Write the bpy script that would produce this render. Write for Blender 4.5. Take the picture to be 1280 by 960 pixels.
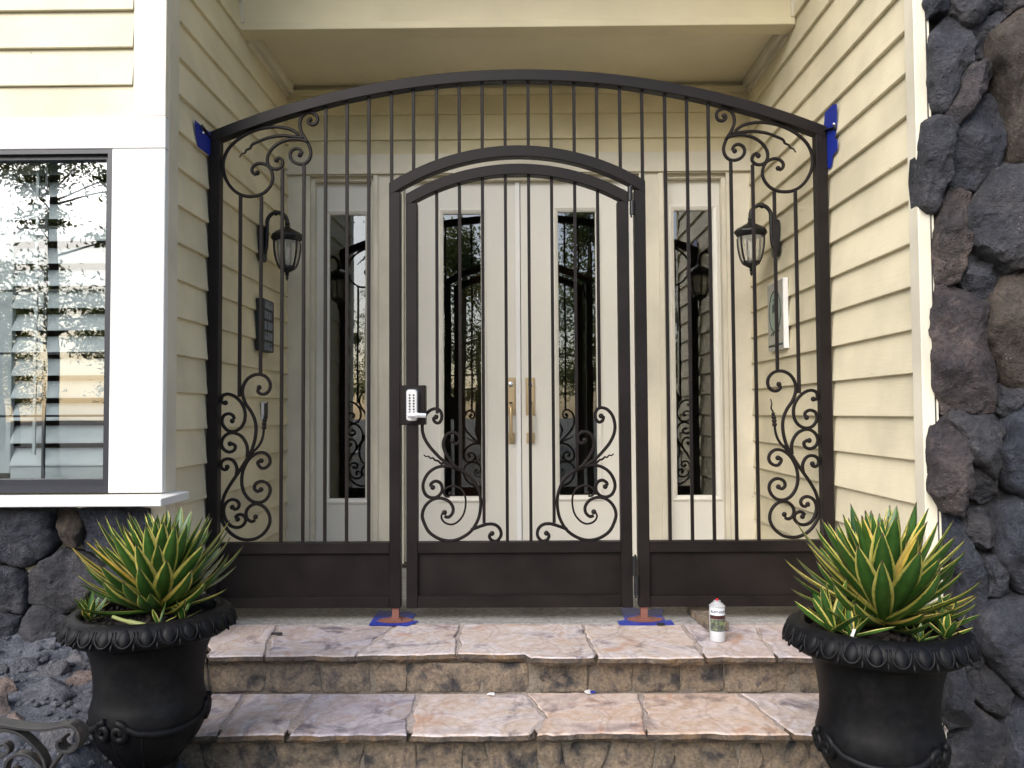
import bpy, math, random
from mathutils import Vector, Matrix, noise
R = math.radians
for o in list(bpy.data.objects): bpy.data.objects.remove(o)
scene = bpy.context.scene
col = scene.collection

# ------------------------------------------------------------------ camera
CAM = Vector((0.0, 0.0, 0.985)); FPX = 1000.0
YAW, PITCH, ROLL = 0.55, 2.07, -0.35
cam_d = bpy.data.cameras.new('camera'); cam_o = bpy.data.objects.new('camera', cam_d); col.objects.link(cam_o)
MCAM = Matrix.Rotation(R(YAW), 3, 'Z') @ Matrix.Rotation(R(90 + PITCH), 3, 'X') @ Matrix.Rotation(R(ROLL), 3, 'Z')
cam_o.location = CAM; cam_o.rotation_euler = MCAM.to_euler()
cam_d.sensor_width = 36; cam_d.lens = FPX / 1280 * 36; cam_d.clip_start = 0.05; cam_d.clip_end = 500
scene.camera = cam_o
def _ray(px, py): return MCAM @ Vector(((px - 640) / FPX, -(py - 480) / FPX, -1))
def PY(px, py, Y):
    d = _ray(px, py); return CAM + d * (Y / d.y)
def PZ(px, py, Z):
    d = _ray(px, py); return CAM + d * ((Z - CAM.z) / d.z)
def PX(px, py, X):
    d = _ray(px, py); return CAM + d * (X / d.x)

# ------------------------------------------------------------------ light
SUN_EL, SUN_AZ = 36, 211           # thinly veiled, wide sun in front of the house, to the left behind the camera
w = bpy.data.worlds.new('World'); scene.world = w; w.use_nodes = True
nt = w.node_tree; nt.nodes.clear()
sky = nt.nodes.new('ShaderNodeTexSky'); sky.sky_type = 'NISHITA'; sky.sun_disc = False
sky.sun_elevation = R(SUN_EL); sky.sun_rotation = R(SUN_AZ); sky.air_density = 1.0; sky.dust_density = 2.5; sky.ozone_density = 2.0
bg = nt.nodes.new('ShaderNodeBackground'); bg.inputs[1].default_value = 0.15
wo = nt.nodes.new('ShaderNodeOutputWorld'); nt.links.new(sky.outputs[0], bg.inputs[0]); nt.links.new(bg.outputs[0], wo.inputs[0])
sl = bpy.data.lights.new('sun', 'SUN'); sl.energy = 1.5; sl.angle = R(50); sl.color = (1, .985, .97)
so = bpy.data.objects.new('sun', sl); col.objects.link(so); so.location = (-6, -12, 14)
sd = Vector((math.sin(R(SUN_AZ)) * math.cos(R(SUN_EL)), math.cos(R(SUN_AZ)) * math.cos(R(SUN_EL)), math.sin(R(SUN_EL))))
so.rotation_euler = sd.to_track_quat('Z', 'Y').to_euler()
vs = scene.view_settings; vs.view_transform = 'Standard'; vs.look = 'None'; vs.gamma = 1; vs.use_curve_mapping = False
vs.exposure = 1.02
scene.render.resolution_x = 1024; scene.render.resolution_y = 768
scene.render.engine = 'CYCLES'
scene.cycles.max_bounces = 8; scene.cycles.diffuse_bounces = 4; scene.cycles.transparent_max_bounces = 12

# ------------------------------------------------------------------ helpers
ORG = {}
def V(*a): return Vector(a)
def link(o, parent=None, org=(0, 0, 0)):
    col.objects.link(o); org = Vector(org); ORG[o.name] = org
    if parent is not None:
        o.parent = parent; o.location = org - ORG[parent.name]
    else: o.location = org
    return o
def mobj(name, vf, mat, parent=None, org=None, smooth=False, bevel=0, seg=1, uv=None, autos=None):
    """one mesh object from world-space verts/faces; its origin is org (default: middle of its box)"""
    vs_, fs = vf
    vs_ = [Vector(v) for v in vs_]
    if org is None:
        lo = [min(v[i] for v in vs_) for i in range(3)]; hi = [max(v[i] for v in vs_) for i in range(3)]
        org = Vector([(a + b) / 2 for a, b in zip(lo, hi)])
    org = Vector(org)
    me = bpy.data.meshes.new(name); me.from_pydata([v - org for v in vs_], [], fs); me.validate(); me.update()
    me.materials.append(mat)
    if smooth: me.polygons.foreach_set('use_smooth', [True] * len(me.polygons))
    if uv:
        ul = me.uv_layers.new(name='UVMap')
        for lp in me.loops: ul.data[lp.index].uv = uv[lp.vertex_index]
    o = bpy.data.objects.new(name, me)
    link(o, parent, org)
    if bevel:
        m = o.modifiers.new('bevel', 'BEVEL'); m.width = bevel; m.segments = seg; m.limit_method = 'ANGLE'
    if autos is not None:
        me.polygons.foreach_set('use_smooth', [True] * len(me.polygons))
        try: me.set_sharp_from_angle(angle=R(autos))
        except Exception: pass
    return o
def inst(src, parent, org, rot=None, scale=None, name=None):
    o = bpy.data.objects.new(name or src.name.split('.')[0], src.data); link(o, parent, org)
    for m in src.modifiers:
        n = o.modifiers.new(m.name, m.type)
        if m.type == 'BEVEL': n.width = m.width; n.segments = m.segments; n.limit_method = m.limit_method
    if rot is not None:
        o.rotation_mode = 'QUATERNION'; o.rotation_quaternion = rot
    if scale is not None: o.scale = scale
    return o
def empty(name, loc, label, cat, group=None):
    o = bpy.data.objects.new(name, None); o.empty_display_size = .1; link(o, None, loc); return tag(o, label, cat, group)
def tag(o, label, cat, group=None):
    o['label'] = label; o['category'] = cat
    if group: o['group'] = group
    return o
def kind(o, k, label=None):
    o['kind'] = k
    if label: o['label'] = label
    return o
def part(name, loc, parent, label=None):
    o = bpy.data.objects.new(name, None); link(o, parent, loc)
    if label: o['label'] = label
    return o
def join(*vfs):
    V_, F_ = [], []
    for v, f in vfs:
        n = len(V_); V_ += list(v); F_ += [tuple(i + n for i in q) for q in f]
    return V_, F_
def box(x0, x1, y0, y1, z0, z1):
    if x0 > x1: x0, x1 = x1, x0
    if y0 > y1: y0, y1 = y1, y0
    if z0 > z1: z0, z1 = z1, z0
    v = [(x, y, z) for z in (z0, z1) for y in (y0, y1) for x in (x0, x1)]
    return v, [(0, 2, 3, 1), (4, 5, 7, 6), (0, 1, 5, 4), (2, 6, 7, 3), (0, 4, 6, 2), (1, 3, 7, 5)]
def prism(poly, up, thick):
    """poly: world points (planar), extruded by vector up*thick"""
    n = len(poly); a = [Vector(p) for p in poly]; b = [p + Vector(up) * thick for p in a]
    f = [tuple(range(n))[::-1], tuple(range(n, 2 * n))] + [(i, (i + 1) % n, n + (i + 1) % n, n + i) for i in range(n)]
    return a + b, f
def catmull(pts, per=6, closed=False):
    pts = [Vector(p) for p in pts]; n = len(pts); out = []
    rng = range(n if closed else n - 1)
    for i in rng:
        if closed: p0, p1, p2, p3 = pts[i - 1], pts[i], pts[(i + 1) % n], pts[(i + 2) % n]
        else: p0, p1, p2, p3 = pts[max(i - 1, 0)], pts[i], pts[i + 1], pts[min(i + 2, n - 1)]
        for k in range(per):
            t = k / per
            out.append(.5 * ((2 * p1) + (p2 - p0) * t + (2 * p0 - 5 * p1 + 4 * p2 - p3) * t * t + (3 * p1 - p0 - 3 * p2 + p3) * t ** 3))
    if not closed: out.append(pts[-1])
    return out
def tube(pts, r, n=8, sx=1.0, sy=1.0, ref=None, rot=0.0):
    """swept tube; r number or list; ref keeps the section's first axis near that direction"""
    pts = [Vector(p) for p in pts]; m = len(pts); rr = r if isinstance(r, (list, tuple)) else [r] * m
    Vv, F = [], []; nrm = None
    for i, p in enumerate(pts):
        t = (pts[min(i + 1, m - 1)] - pts[max(i - 1, 0)])
        t = t.normalized() if t.length > 1e-9 else Vector((0, 0, 1))
        if ref is not None: nrm = Vector(ref)
        elif nrm is None: nrm = Vector((0, 1, 0)) if abs(t.y) < .9 else Vector((1, 0, 0))
        nrm = (nrm - t * nrm.dot(t)).normalized(); b = t.cross(nrm)
        for k in range(n):
            a = 2 * math.pi * k / n + rot
            Vv.append(p + nrm * (math.cos(a) * rr[i] * sx) + b * (math.sin(a) * rr[i] * sy))
    for i in range(m - 1):
        for k in range(n):
            k2 = (k + 1) % n; F.append((i * n + k, i * n + k2, (i + 1) * n + k2, (i + 1) * n + k))
    F.append(tuple(range(n))[::-1]); F.append(tuple((m - 1) * n + k for k in range(n)))
    return Vv, F
def ball(c, r, n=10, m=7, s=(1, 1, 1)):
    c = Vector(c); v, f = [], []
    for i in range(m + 1):
        a = math.pi * i / m
        for k in range(n):
            b = 2 * math.pi * k / n
            v.append(c + Vector((r * s[0] * math.sin(a) * math.cos(b), r * s[1] * math.sin(a) * math.sin(b), r * s[2] * math.cos(a))))
    for i in range(m):
        for k in range(n): f.append((i * n + k, (i + 1) * n + k, (i + 1) * n + (k + 1) % n, i * n + (k + 1) % n))
    return v, f
def lathe(c, prof, n=48):
    c = Vector(c); v, f = [], []; m = len(prof)
    for r, z in prof:
        for k in range(n):
            a = 2 * math.pi * k / n; v.append(c + Vector((r * math.cos(a), r * math.sin(a), z)))
    for i in range(m - 1):
        for k in range(n): f.append((i * n + k, i * n + (k + 1) % n, (i + 1) * n + (k + 1) % n, (i + 1) * n + k))
    f.append(tuple(range(n))[::-1]); f.append(tuple((m - 1) * n + k for k in range(n)))
    return v, f
def fbm(p, oct=4, lac=2.1, gain=.5):
    s, a = 0, 1
    for i in range(oct):
        s += a * noise.noise(p); p = p * lac + Vector((3.1, 1.7, 9.2)); a *= gain
    return s
def stone(poly, out, depth, seed=0, N=44, base=.05, rough=.012, grow=1.0, facets=7):
    """rugged split-faced stone: outline (world points on a plane), standing out along out"""
    rnd = random.Random(seed); out = Vector(out).normalized()
    P = [Vector(p) for p in poly]
    c = sum(P, Vector()) / len(P)
    P = [c + (p - c) * grow for p in P]
    Q = []
    for i in range(len(P)):                       # keep the corners rather crisp
        a, b = P[i], P[(i + 1) % len(P)]; Q += [a.lerp(b, .07), a.lerp(b, .5), a.lerp(b, .93)]
    cm = catmull(Q, 4, True)
    L = [0]
    for i in range(len(cm)): L.append(L[-1] + (cm[(i + 1) % len(cm)] - cm[i]).length)
    o = []; j = 0
    for k in range(N):
        t = L[-1] * k / N
        while L[j + 1] < t: j += 1
        u = (t - L[j]) / max(L[j + 1] - L[j], 1e-9); o.append(cm[j].lerp(cm[(j + 1) % len(cm)], u))
    off = Vector((seed * 7.31, seed * 3.17, seed * 1.73))
    size = max((p - c).length for p in o)
    ax = (o[0] - c).normalized(); ay = out.cross(ax)
    pl = []
    for k in range(facets):
        a = rnd.uniform(0, 6.28); pl.append((math.cos(a), math.sin(a), rnd.uniform(.35, 1.3), rnd.uniform(.78, 1.2)))
    v, f = [], []
    rings = [(1.0, -base), (1.0, 0), (.997, .5), (.985, .70), (.96, .82), (.925, .90), (.87, .96), (.79, .99), (.69, 1), (.58, 1), (.47, 1), (.36, 1), (.25, 1), (.13, 1)]
    for s, h in rings:
        for p in o:
            q = c + (p - c) * s
            if h > 0:
                d = (q - c) / size; x, y = d.dot(ax), d.dot(ay); hh = 1.0
                for (px, py, sl_, of) in pl: hh = min(hh, of - sl_ * max(x * px + y * py, -.3))
                hh = depth * h * max(hh, .25)
                nz = fbm(q * 8 + off, 5, 2.1, .55)
                rg = abs(noise.noise(q * 15 + off * 2)) + .5 * abs(noise.noise(q * 33 + off)) + .25 * abs(noise.noise(q * 70 + off))
                q = q + out * (hh + rough * (.75 * nz - .8 * rg + .3) * min(1, h * 1.2))
                q += (q - c).normalized() * rough * .9 * (noise.noise(q * 14 + off) + .5 * noise.noise(q * 40 + off)) * (1 if s > .8 else .3)
            else: q = q + out * h
            v.append(q)
    m = len(rings)
    for i in range(m - 1):
        for k in range(N): f.append((i * N + k, i * N + (k + 1) % N, (i + 1) * N + (k + 1) % N, (i + 1) * N + k))
    f.append(tuple((m - 1) * N + k for k in range(N)))
    a, b = o[0] - c, o[N // 4] - c
    if a.cross(b).dot(out) < 0: f = [q[::-1] for q in f]
    return v, f

# ------------------------------------------------------------------ materials
def nodes(name):
    m = bpy.data.materials.new(name); m.use_nodes = True; t = m.node_tree
    return m, t, t.nodes['Principled BSDF'], t.nodes['Material Output']
def nn_(t, ty, **kw):
    n = t.nodes.new(ty)
    for k, v in kw.items():
        if hasattr(n, k): setattr(n, k, v)
    return n
def ramp(t, stops):
    n = t.nodes.new('ShaderNodeValToRGB'); e = n.color_ramp.elements
    while len(e) < len(stops): e.new(.5)
    for s, (p, c) in zip(e, stops): s.position = p; s.color = (*c, 1) if len(c) == 3 else c
    return n
def coords(t, scale=(1, 1, 1), rnd=True):
    tc = t.nodes.new('ShaderNodeTexCoord'); mp = t.nodes.new('ShaderNodeMapping'); mp.inputs['Scale'].default_value = scale
    t.links.new(tc.outputs['Object'], mp.inputs[0])
    if rnd:
        oi = t.nodes.new('ShaderNodeObjectInfo'); mu = t.nodes.new('ShaderNodeVectorMath'); mu.operation = 'SCALE'
        cb = t.nodes.new('ShaderNodeCombineXYZ')
        for i in range(3): t.links.new(oi.outputs['Random'], cb.inputs[i])
        t.links.new(cb.outputs[0], mu.inputs[0]); mu.inputs['Scale'].default_value = 37.0
        t.links.new(mu.outputs[0], mp.inputs['Location'])
    return mp
def noise_n(t, vec, scale, detail=5, rough=.55, dist=0):
    n = t.nodes.new('ShaderNodeTexNoise'); n.inputs['Scale'].default_value = scale; n.inputs['Detail'].default_value = detail
    n.inputs['Roughness'].default_value = rough; n.inputs['Distortion'].default_value = dist
    t.links.new(vec.outputs[0], n.inputs['Vector']); return n
def mixc(t, fac, a, b, mode='MIX'):
    n = t.nodes.new('ShaderNodeMix'); n.data_type = 'RGBA'; n.blend_type = mode
    for s, x in ((0, fac), (6, a), (7, b)):
        if isinstance(x, (int, float)): n.inputs[s].default_value = x
        elif isinstance(x, tuple): n.inputs[s].default_value = (*x, 1)
        else: t.links.new(x, n.inputs[s])
    return n.outputs[2]
def bump(t, b, h, strength=.3, dist=.01):
    n = t.nodes.new('ShaderNodeBump'); n.inputs['Strength'].default_value = strength; n.inputs['Distance'].default_value = dist
    t.links.new(h, n.inputs['Height']); t.links.new(n.outputs[0], b.inputs['Normal']); return n
def flat(name, c, rough=.5, metal=0, spec=.5):
    m, t, b, o = nodes(name); b.inputs['Base Color'].default_value = (*c, 1); b.inputs['Roughness'].default_value = rough; b.inputs['Metallic'].default_value = metal
    b.inputs['Specular IOR Level'].default_value = spec; return m
def paint(name, c, rough=.55, grain=(3, 3, 40), dirt=.13, bumpy=.25, spots=True):
    """painted timber: faint grain relief, slight mottling and a few knots and nail spots"""
    m, t, b, o = nodes(name)
    mp = coords(t, grain); n1 = noise_n(t, mp, 3.0, 6, .6, .6)
    mp2 = coords(t); n2 = noise_n(t, mp2, 2.2, 4, .55)
    oi = t.nodes.new('ShaderNodeObjectInfo')
    d = tuple(x * (1 - dirt * 1.6) for x in c)
    r1 = ramp(t, [(.35, d), (.62, c)]); t.links.new(n2.outputs[0], r1.inputs[0])
    cc = mixc(t, .06, r1.outputs[0], n1.outputs[0], 'MULTIPLY')
    hv = t.nodes.new('ShaderNodeHueSaturation'); t.links.new(cc, hv.inputs['Color'])
    mr = t.nodes.new('ShaderNodeMapRange'); mr.inputs[3].default_value = .95; mr.inputs[4].default_value = 1.04
    t.links.new(oi.outputs['Random'], mr.inputs[0]); t.links.new(mr.outputs[0], hv.inputs['Value'])
    outc = hv.outputs[0]
    if spots:
        vo = t.nodes.new('ShaderNodeTexVoronoi'); vo.inputs['Scale'].default_value = 5.5; t.links.new(mp2.outputs[0], vo.inputs['Vector'])
        rs = ramp(t, [(.018, (1, 1, 1)), (.03, (0, 0, 0))]); t.links.new(vo.outputs['Distance'], rs.inputs[0])
        outc = mixc(t, rs.outputs[0], outc, tuple(x * .45 for x in c))
    t.links.new(outc, b.inputs['Base Color']); b.inputs['Roughness'].default_value = rough
    bump(t, b, n1.outputs[0], bumpy, .004)
    return m
M = {}
CREAM = (.785, .712, .505)
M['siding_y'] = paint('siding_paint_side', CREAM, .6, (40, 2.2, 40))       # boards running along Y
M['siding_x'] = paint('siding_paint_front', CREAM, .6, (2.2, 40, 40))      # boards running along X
M['siding_shade'] = paint('siding_paint_shaded', (.75, .665, .435), .6, (2.2, 40, 40))  # same cream siding, with the shade of the recess put into its colour
M['trim'] = paint('cream_trim_paint', (.765, .71, .565), .5, (40, 40, 2.2))
M['trim_x'] = paint('cream_trim_paint_flat', (.765, .71, .565), .5, (2.2, 40, 40))
M['white'] = paint('white_trim_paint', (.82, .81, .78), .5, (40, 40, 2.2), .03)
M['white_x'] = paint('white_trim_paint_flat', (.82, .81, .78), .5, (2.2, 40, 40), .03)
M['door'] = paint('door_paint', (.76, .73, .645), .38, (30, 30, 2), .03, .06, False)
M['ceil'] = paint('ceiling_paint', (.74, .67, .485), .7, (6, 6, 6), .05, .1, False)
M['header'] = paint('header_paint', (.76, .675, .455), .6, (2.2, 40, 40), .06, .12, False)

def metal_paint():
    m, t, b, o = nodes('bronze_powder_coat'); mp = coords(t)
    n = noise_n(t, mp, 5, 5, .6); r = ramp(t, [(.3, (.008, .006, .0057)), (.7, (.0145, .011, .0102))]); t.links.new(n.outputs[0], r.inputs[0])
    t.links.new(r.outputs[0], b.inputs['Base Color']); b.inputs['Metallic'].default_value = .0
    r2 = ramp(t, [(.3, (.40,) * 3), (.7, (.52,) * 3)]); b.inputs['Specular IOR Level'].default_value = .17; t.links.new(n.outputs[0], r2.inputs[0]); t.links.new(r2.outputs[0], b.inputs['Roughness'])
    n2 = noise_n(t, mp, 260, 3); bump(t, b, n2.outputs[0], .08, .001); return m
M['iron'] = metal_paint()
M['black_metal'] = flat('black_cast_metal', (.012, .012, .013), .42, .2)
def rock(name, cols, scale=5, lichen=.3, rough=.85, bs=1.0, bd=.035, tint=True):
    m, t, b, o = nodes(name); mp = coords(t)
    n1 = noise_n(t, mp, scale, 8, .62, .4); r1 = ramp(t, [(.28 + .44 * i / (len(cols) - 1), c) for i, c in enumerate(cols)]); t.links.new(n1.outputs[0], r1.inputs[0])
    c = r1.outputs[0]
    n2 = noise_n(t, mp, scale * 9, 8, .7); r2 = ramp(t, [(.3, (.40,) * 3), (.7, (1.5,) * 3)]); t.links.new(n2.outputs[0], r2.inputs[0])
    c = mixc(t, .8, c, r2.outputs[0], 'MULTIPLY')
    n3 = noise_n(t, mp, scale * 2.6, 10, .72, .8); r3 = ramp(t, [(.57, (0, 0, 0)), (.70, (lichen,) * 3)]); t.links.new(n3.outputs[0], r3.inputs[0])
    c = mixc(t, r3.outputs[0], c, (.30, .29, .27))
    vo = t.nodes.new('ShaderNodeTexVoronoi'); vo.inputs['Scale'].default_value = scale * 14; t.links.new(mp.outputs[0], vo.inputs['Vector'])
    r4 = ramp(t, [(.10, (1, 1, 1)), (.17, (0, 0, 0))]); t.links.new(vo.outputs['Distance'], r4.inputs[0])
    n5 = noise_n(t, mp, scale * 1.3, 3); r5 = ramp(t, [(.55, (0, 0, 0)), (.65, (.7,) * 3)]); t.links.new(n5.outputs[0], r5.inputs[0])
    sp = mixc(t, 1.0, r4.outputs[0], r5.outputs[0], 'MULTIPLY'); c = mixc(t, sp, c, (.42, .40, .37)) if lichen > .05 else c
    if tint:
        oi = t.nodes.new('ShaderNodeObjectInfo'); rt = ramp(t, [(0, (.78, .86, 1.05)), (.45, (1, 1.02, 1.1)), (.7, (1.1, 1.04, 1.02)), (.88, (1.3, 1.02, .92)), (1, (1.5, 1.2, 1.0))])
        t.links.new(oi.outputs['Random'], rt.inputs[0]); c = mixc(t, 1.0, c, rt.outputs[0], 'MULTIPLY')
    t.links.new(c, b.inputs['Base Color']); b.inputs['Roughness'].default_value = rough
    ad = t.nodes.new('ShaderNodeMath'); ad.operation = 'ADD'; t.links.new(n1.outputs[0], ad.inputs[0]); t.links.new(n2.outputs[0], ad.inputs[1])
    if tint:                                       # vesicles: small pits in the lava
        v2 = t.nodes.new('ShaderNodeTexVoronoi'); v2.inputs['Scale'].default_value = scale * 7; t.links.new(mp.outputs[0], v2.inputs['Vector'])
        r6 = ramp(t, [(.10, (0, 0, 0)), (.22, (.22,) * 3)]); t.links.new(v2.outputs['Distance'], r6.inputs[0])
        a2 = t.nodes.new('ShaderNodeMath'); a2.operation = 'ADD'; t.links.new(ad.outputs[0], a2.inputs[0]); t.links.new(r6.outputs[0], a2.inputs[1]); ad = a2
    bump(t, b, ad.outputs[0], bs, bd); return m
M['lava'] = rock('dark_lava_rock', [(.011, .012, .016), (.040, .042, .050), (.072, .072, .079), (.14, .132, .13)], 6)
M['lava_brown'] = rock('brown_lava_rock', [(.03, .025, .021), (.085, .066, .052), (.13, .10, .08)], 5, tint=False)
M['mortar'] = rock('dark_mortar', [(.018, .018, .02), (.035, .034, .035), (.05, .048, .047)], 8, 0, .95, .5, .01, False)
M['bank'] = rock('grey_bank_rock', [(.06, .06, .066), (.17, .165, .165), (.30, .285, .275)], 8, .5)
M['soil'] = rock('potting_soil', [(.010, .008, .006), (.025, .018, .013), (.06, .045, .03)], 30, .1, .95, 1, .02, False)
def flagstone(name, cols, vein):
    m, t, b, o = nodes(name); mp = coords(t)
    n0 = noise_n(t, mp, 3.2, 7, .58, 1.8)
    wv = t.nodes.new('ShaderNodeTexWave'); wv.inputs['Scale'].default_value = 1.6; wv.inputs['Distortion'].default_value = 11; wv.inputs['Detail'].default_value = 4; wv.inputs['Detail Scale'].default_value = 1.4
    t.links.new(mp.outputs[0], wv.inputs['Vector'])
    r1 = ramp(t, [(.25 + .5 * i / (len(cols) - 1), c) for i, c in enumerate(cols)]); t.links.new(n0.outputs[0], r1.inputs[0])
    rw = ramp(t, [(0, (0, 0, 0)), (.10, (.32,) * 3), (.22, (0, 0, 0)), (.62, (0, 0, 0)), (.70, (.14,) * 3), (.8, (0, 0, 0))]); t.links.new(wv.outputs['Fac'], rw.inputs[0])
    c = mixc(t, rw.outputs[0], r1.outputs[0], vein)
    n2 = noise_n(t, mp, 40, 8, .7); r2 = ramp(t, [(.3, (.72,) * 3), (.7, (1.15,) * 3)]); t.links.new(n2.outputs[0], r2.inputs[0]); c = mixc(t, .8, c, r2.outputs[0], 'MULTIPLY')
    n3 = noise_n(t, mp, 5, 8, .65, .5); r3 = ramp(t, [(.55, (0, 0, 0)), (.66, (.85,) * 3)]); t.links.new(n3.outputs[0], r3.inputs[0]); c = mixc(t, r3.outputs[0], c, (.14, .118, .13))
    n4 = noise_n(t, mp, 3.7, 6, .6, 1.0); r4 = ramp(t, [(.56, (0, 0, 0)), (.66, (.6,) * 3)]); t.links.new(n4.outputs[0], r4.inputs[0]); c = mixc(t, r4.outputs[0], c, (.40, .22, .13))
    oi = t.nodes.new('ShaderNodeObjectInfo'); rt = ramp(t, [(0, (.74, .74, .82)), (.35, (.95, .92, .94)), (.7, (1, .98, .97)), (1, (1.05, .92, .80))]); t.links.new(oi.outputs['Random'], rt.inputs[0]); c = mixc(t, 1.0, c, rt.outputs[0], 'MULTIPLY')
    t.links.new(c, b.inputs['Base Color']); b.inputs['Roughness'].default_value = .78; b.inputs['Specular IOR Level'].default_value = .3
    ad = t.nodes.new('ShaderNodeMath'); ad.operation = 'ADD'; t.links.new(n2.outputs[0], ad.inputs[0]); t.links.new(rw.outputs[0], ad.inputs[1])
    bump(t, b, ad.outputs[0], .35, .006); return m
M['flag'] = flagstone('pink_flagstone', [(.20, .18, .205), (.40, .35, .35), (.58, .53, .52), (.50, .41, .345), (.56, .51, .50), (.28, .25, .27)], (.25, .17, .14))
M['flag_edge'] = rock('flagstone_broken_edge', [(.03, .026, .025), (.10, .075, .055), (.22, .13, .06)], 9, .3, .85, .8, .015, False)
M['riser'] = rock('tan_riser_stone', [(.018, .019, .024), (.05, .045, .043), (.15, .12, .09), (.235, .18, .125), (.12, .095, .08), (.045, .043, .046)], 9, .1, .8, .7, .012, False)
M['grout'] = rock('sand_grout', [(.12, .10, .08), (.165, .14, .11), (.21, .18, .145)], 12, .1, .95, .4, .006, False)
M['concrete'] = rock('porch_concrete', [(.20, .19, .18), (.26, .25, .235), (.31, .30, .285)], 4, .1, .85, .3, .004, False)
def glass(name, ior=.06, tint=(.9, .93, .92)):
    m, t, b, o = nodes(name); t.nodes.remove(b)
    tr = t.nodes.new('ShaderNodeBsdfTransparent'); tr.inputs[0].default_value = (*tint, 1)
    gl = t.nodes.new('ShaderNodeBsdfGlossy'); gl.inputs['Roughness'].default_value = 0.0; gl.inputs[0].default_value = (1, 1, 1, 1)
    lw = t.nodes.new('ShaderNodeLayerWeight'); lw.inputs[0].default_value = .5
    pw = t.nodes.new('ShaderNodeMath'); pw.operation = 'POWER'; t.links.new(lw.outputs['Facing'], pw.inputs[0]); pw.inputs[1].default_value = 5
    fr = t.nodes.new('ShaderNodeMath'); fr.operation = 'MULTIPLY_ADD'; t.links.new(pw.outputs[0], fr.inputs[0]); fr.inputs[1].default_value = 1 - ior; fr.inputs[2].default_value = ior
    mx = t.nodes.new('ShaderNodeMixShader'); t.links.new(fr.outputs[0], mx.inputs[0]); t.links.new(tr.outputs[0], mx.inputs[1]); t.links.new(gl.outputs[0], mx.inputs[2])
    mp = coords(t, (1, 1, 1), False); n = noise_n(t, mp, 2.2, 1); bp = t.nodes.new('ShaderNodeBump'); bp.inputs['Strength'].default_value = .05; bp.inputs['Distance'].default_value = .02
    t.links.new(n.outputs[0], bp.inputs['Height']); t.links.new(bp.outputs[0], gl.inputs['Normal'])
    t.links.new(mx.outputs[0], o.inputs[0]); return m
M['glass'] = glass('window_glass', .105, (.84, .87, .87))
M['win_frame'] = flat('black_window_frame', (.018, .021, .030), .35)
M['shutter'] = flat('white_shutter_paint', (.50, .52, .53), .4)
M['room'] = flat('interior_wall_paint', (.16, .14, .12), .8)
M['room_floor'] = flat('interior_wood_floor', (.10, .05, .025), .35)
M['brown_wood'] = paint('warm_brown_wood', (.33, .13, .05), .35, (30, 30, 2), .2, .05, False)
M['urn'] = rock('matte_black_urn', [(.003, .003, .004), (.0055, .0055, .0065), (.013, .0122, .012)], 5, .0, .5, .12, .003, False)
M['urn'].node_tree.nodes['Principled BSDF'].inputs['Specular IOR Level'].default_value = .18
M['tape'] = flat('blue_masking_tape', (.007, .024, .28), .5)
M['primer'] = flat('red_oxide_primer', (.19, .075, .055), .75)
M['brass'] = flat('aged_brass', (.60, .46, .28), .32, .65)
M['brass_dark'] = flat('dark_brass', (.05, .04, .03), .4, .5)
M['steel'] = flat('satin_nickel', (.72, .73, .76), .3, .55)
M['steel_bright'] = flat('bright_metal', (.75, .76, .8), .22, .9)
M['white_plastic'] = flat('white_plastic', (.8, .8, .8), .35)
M['red'] = flat('red_nozzle', (.6, .01, .02), .4)
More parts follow.
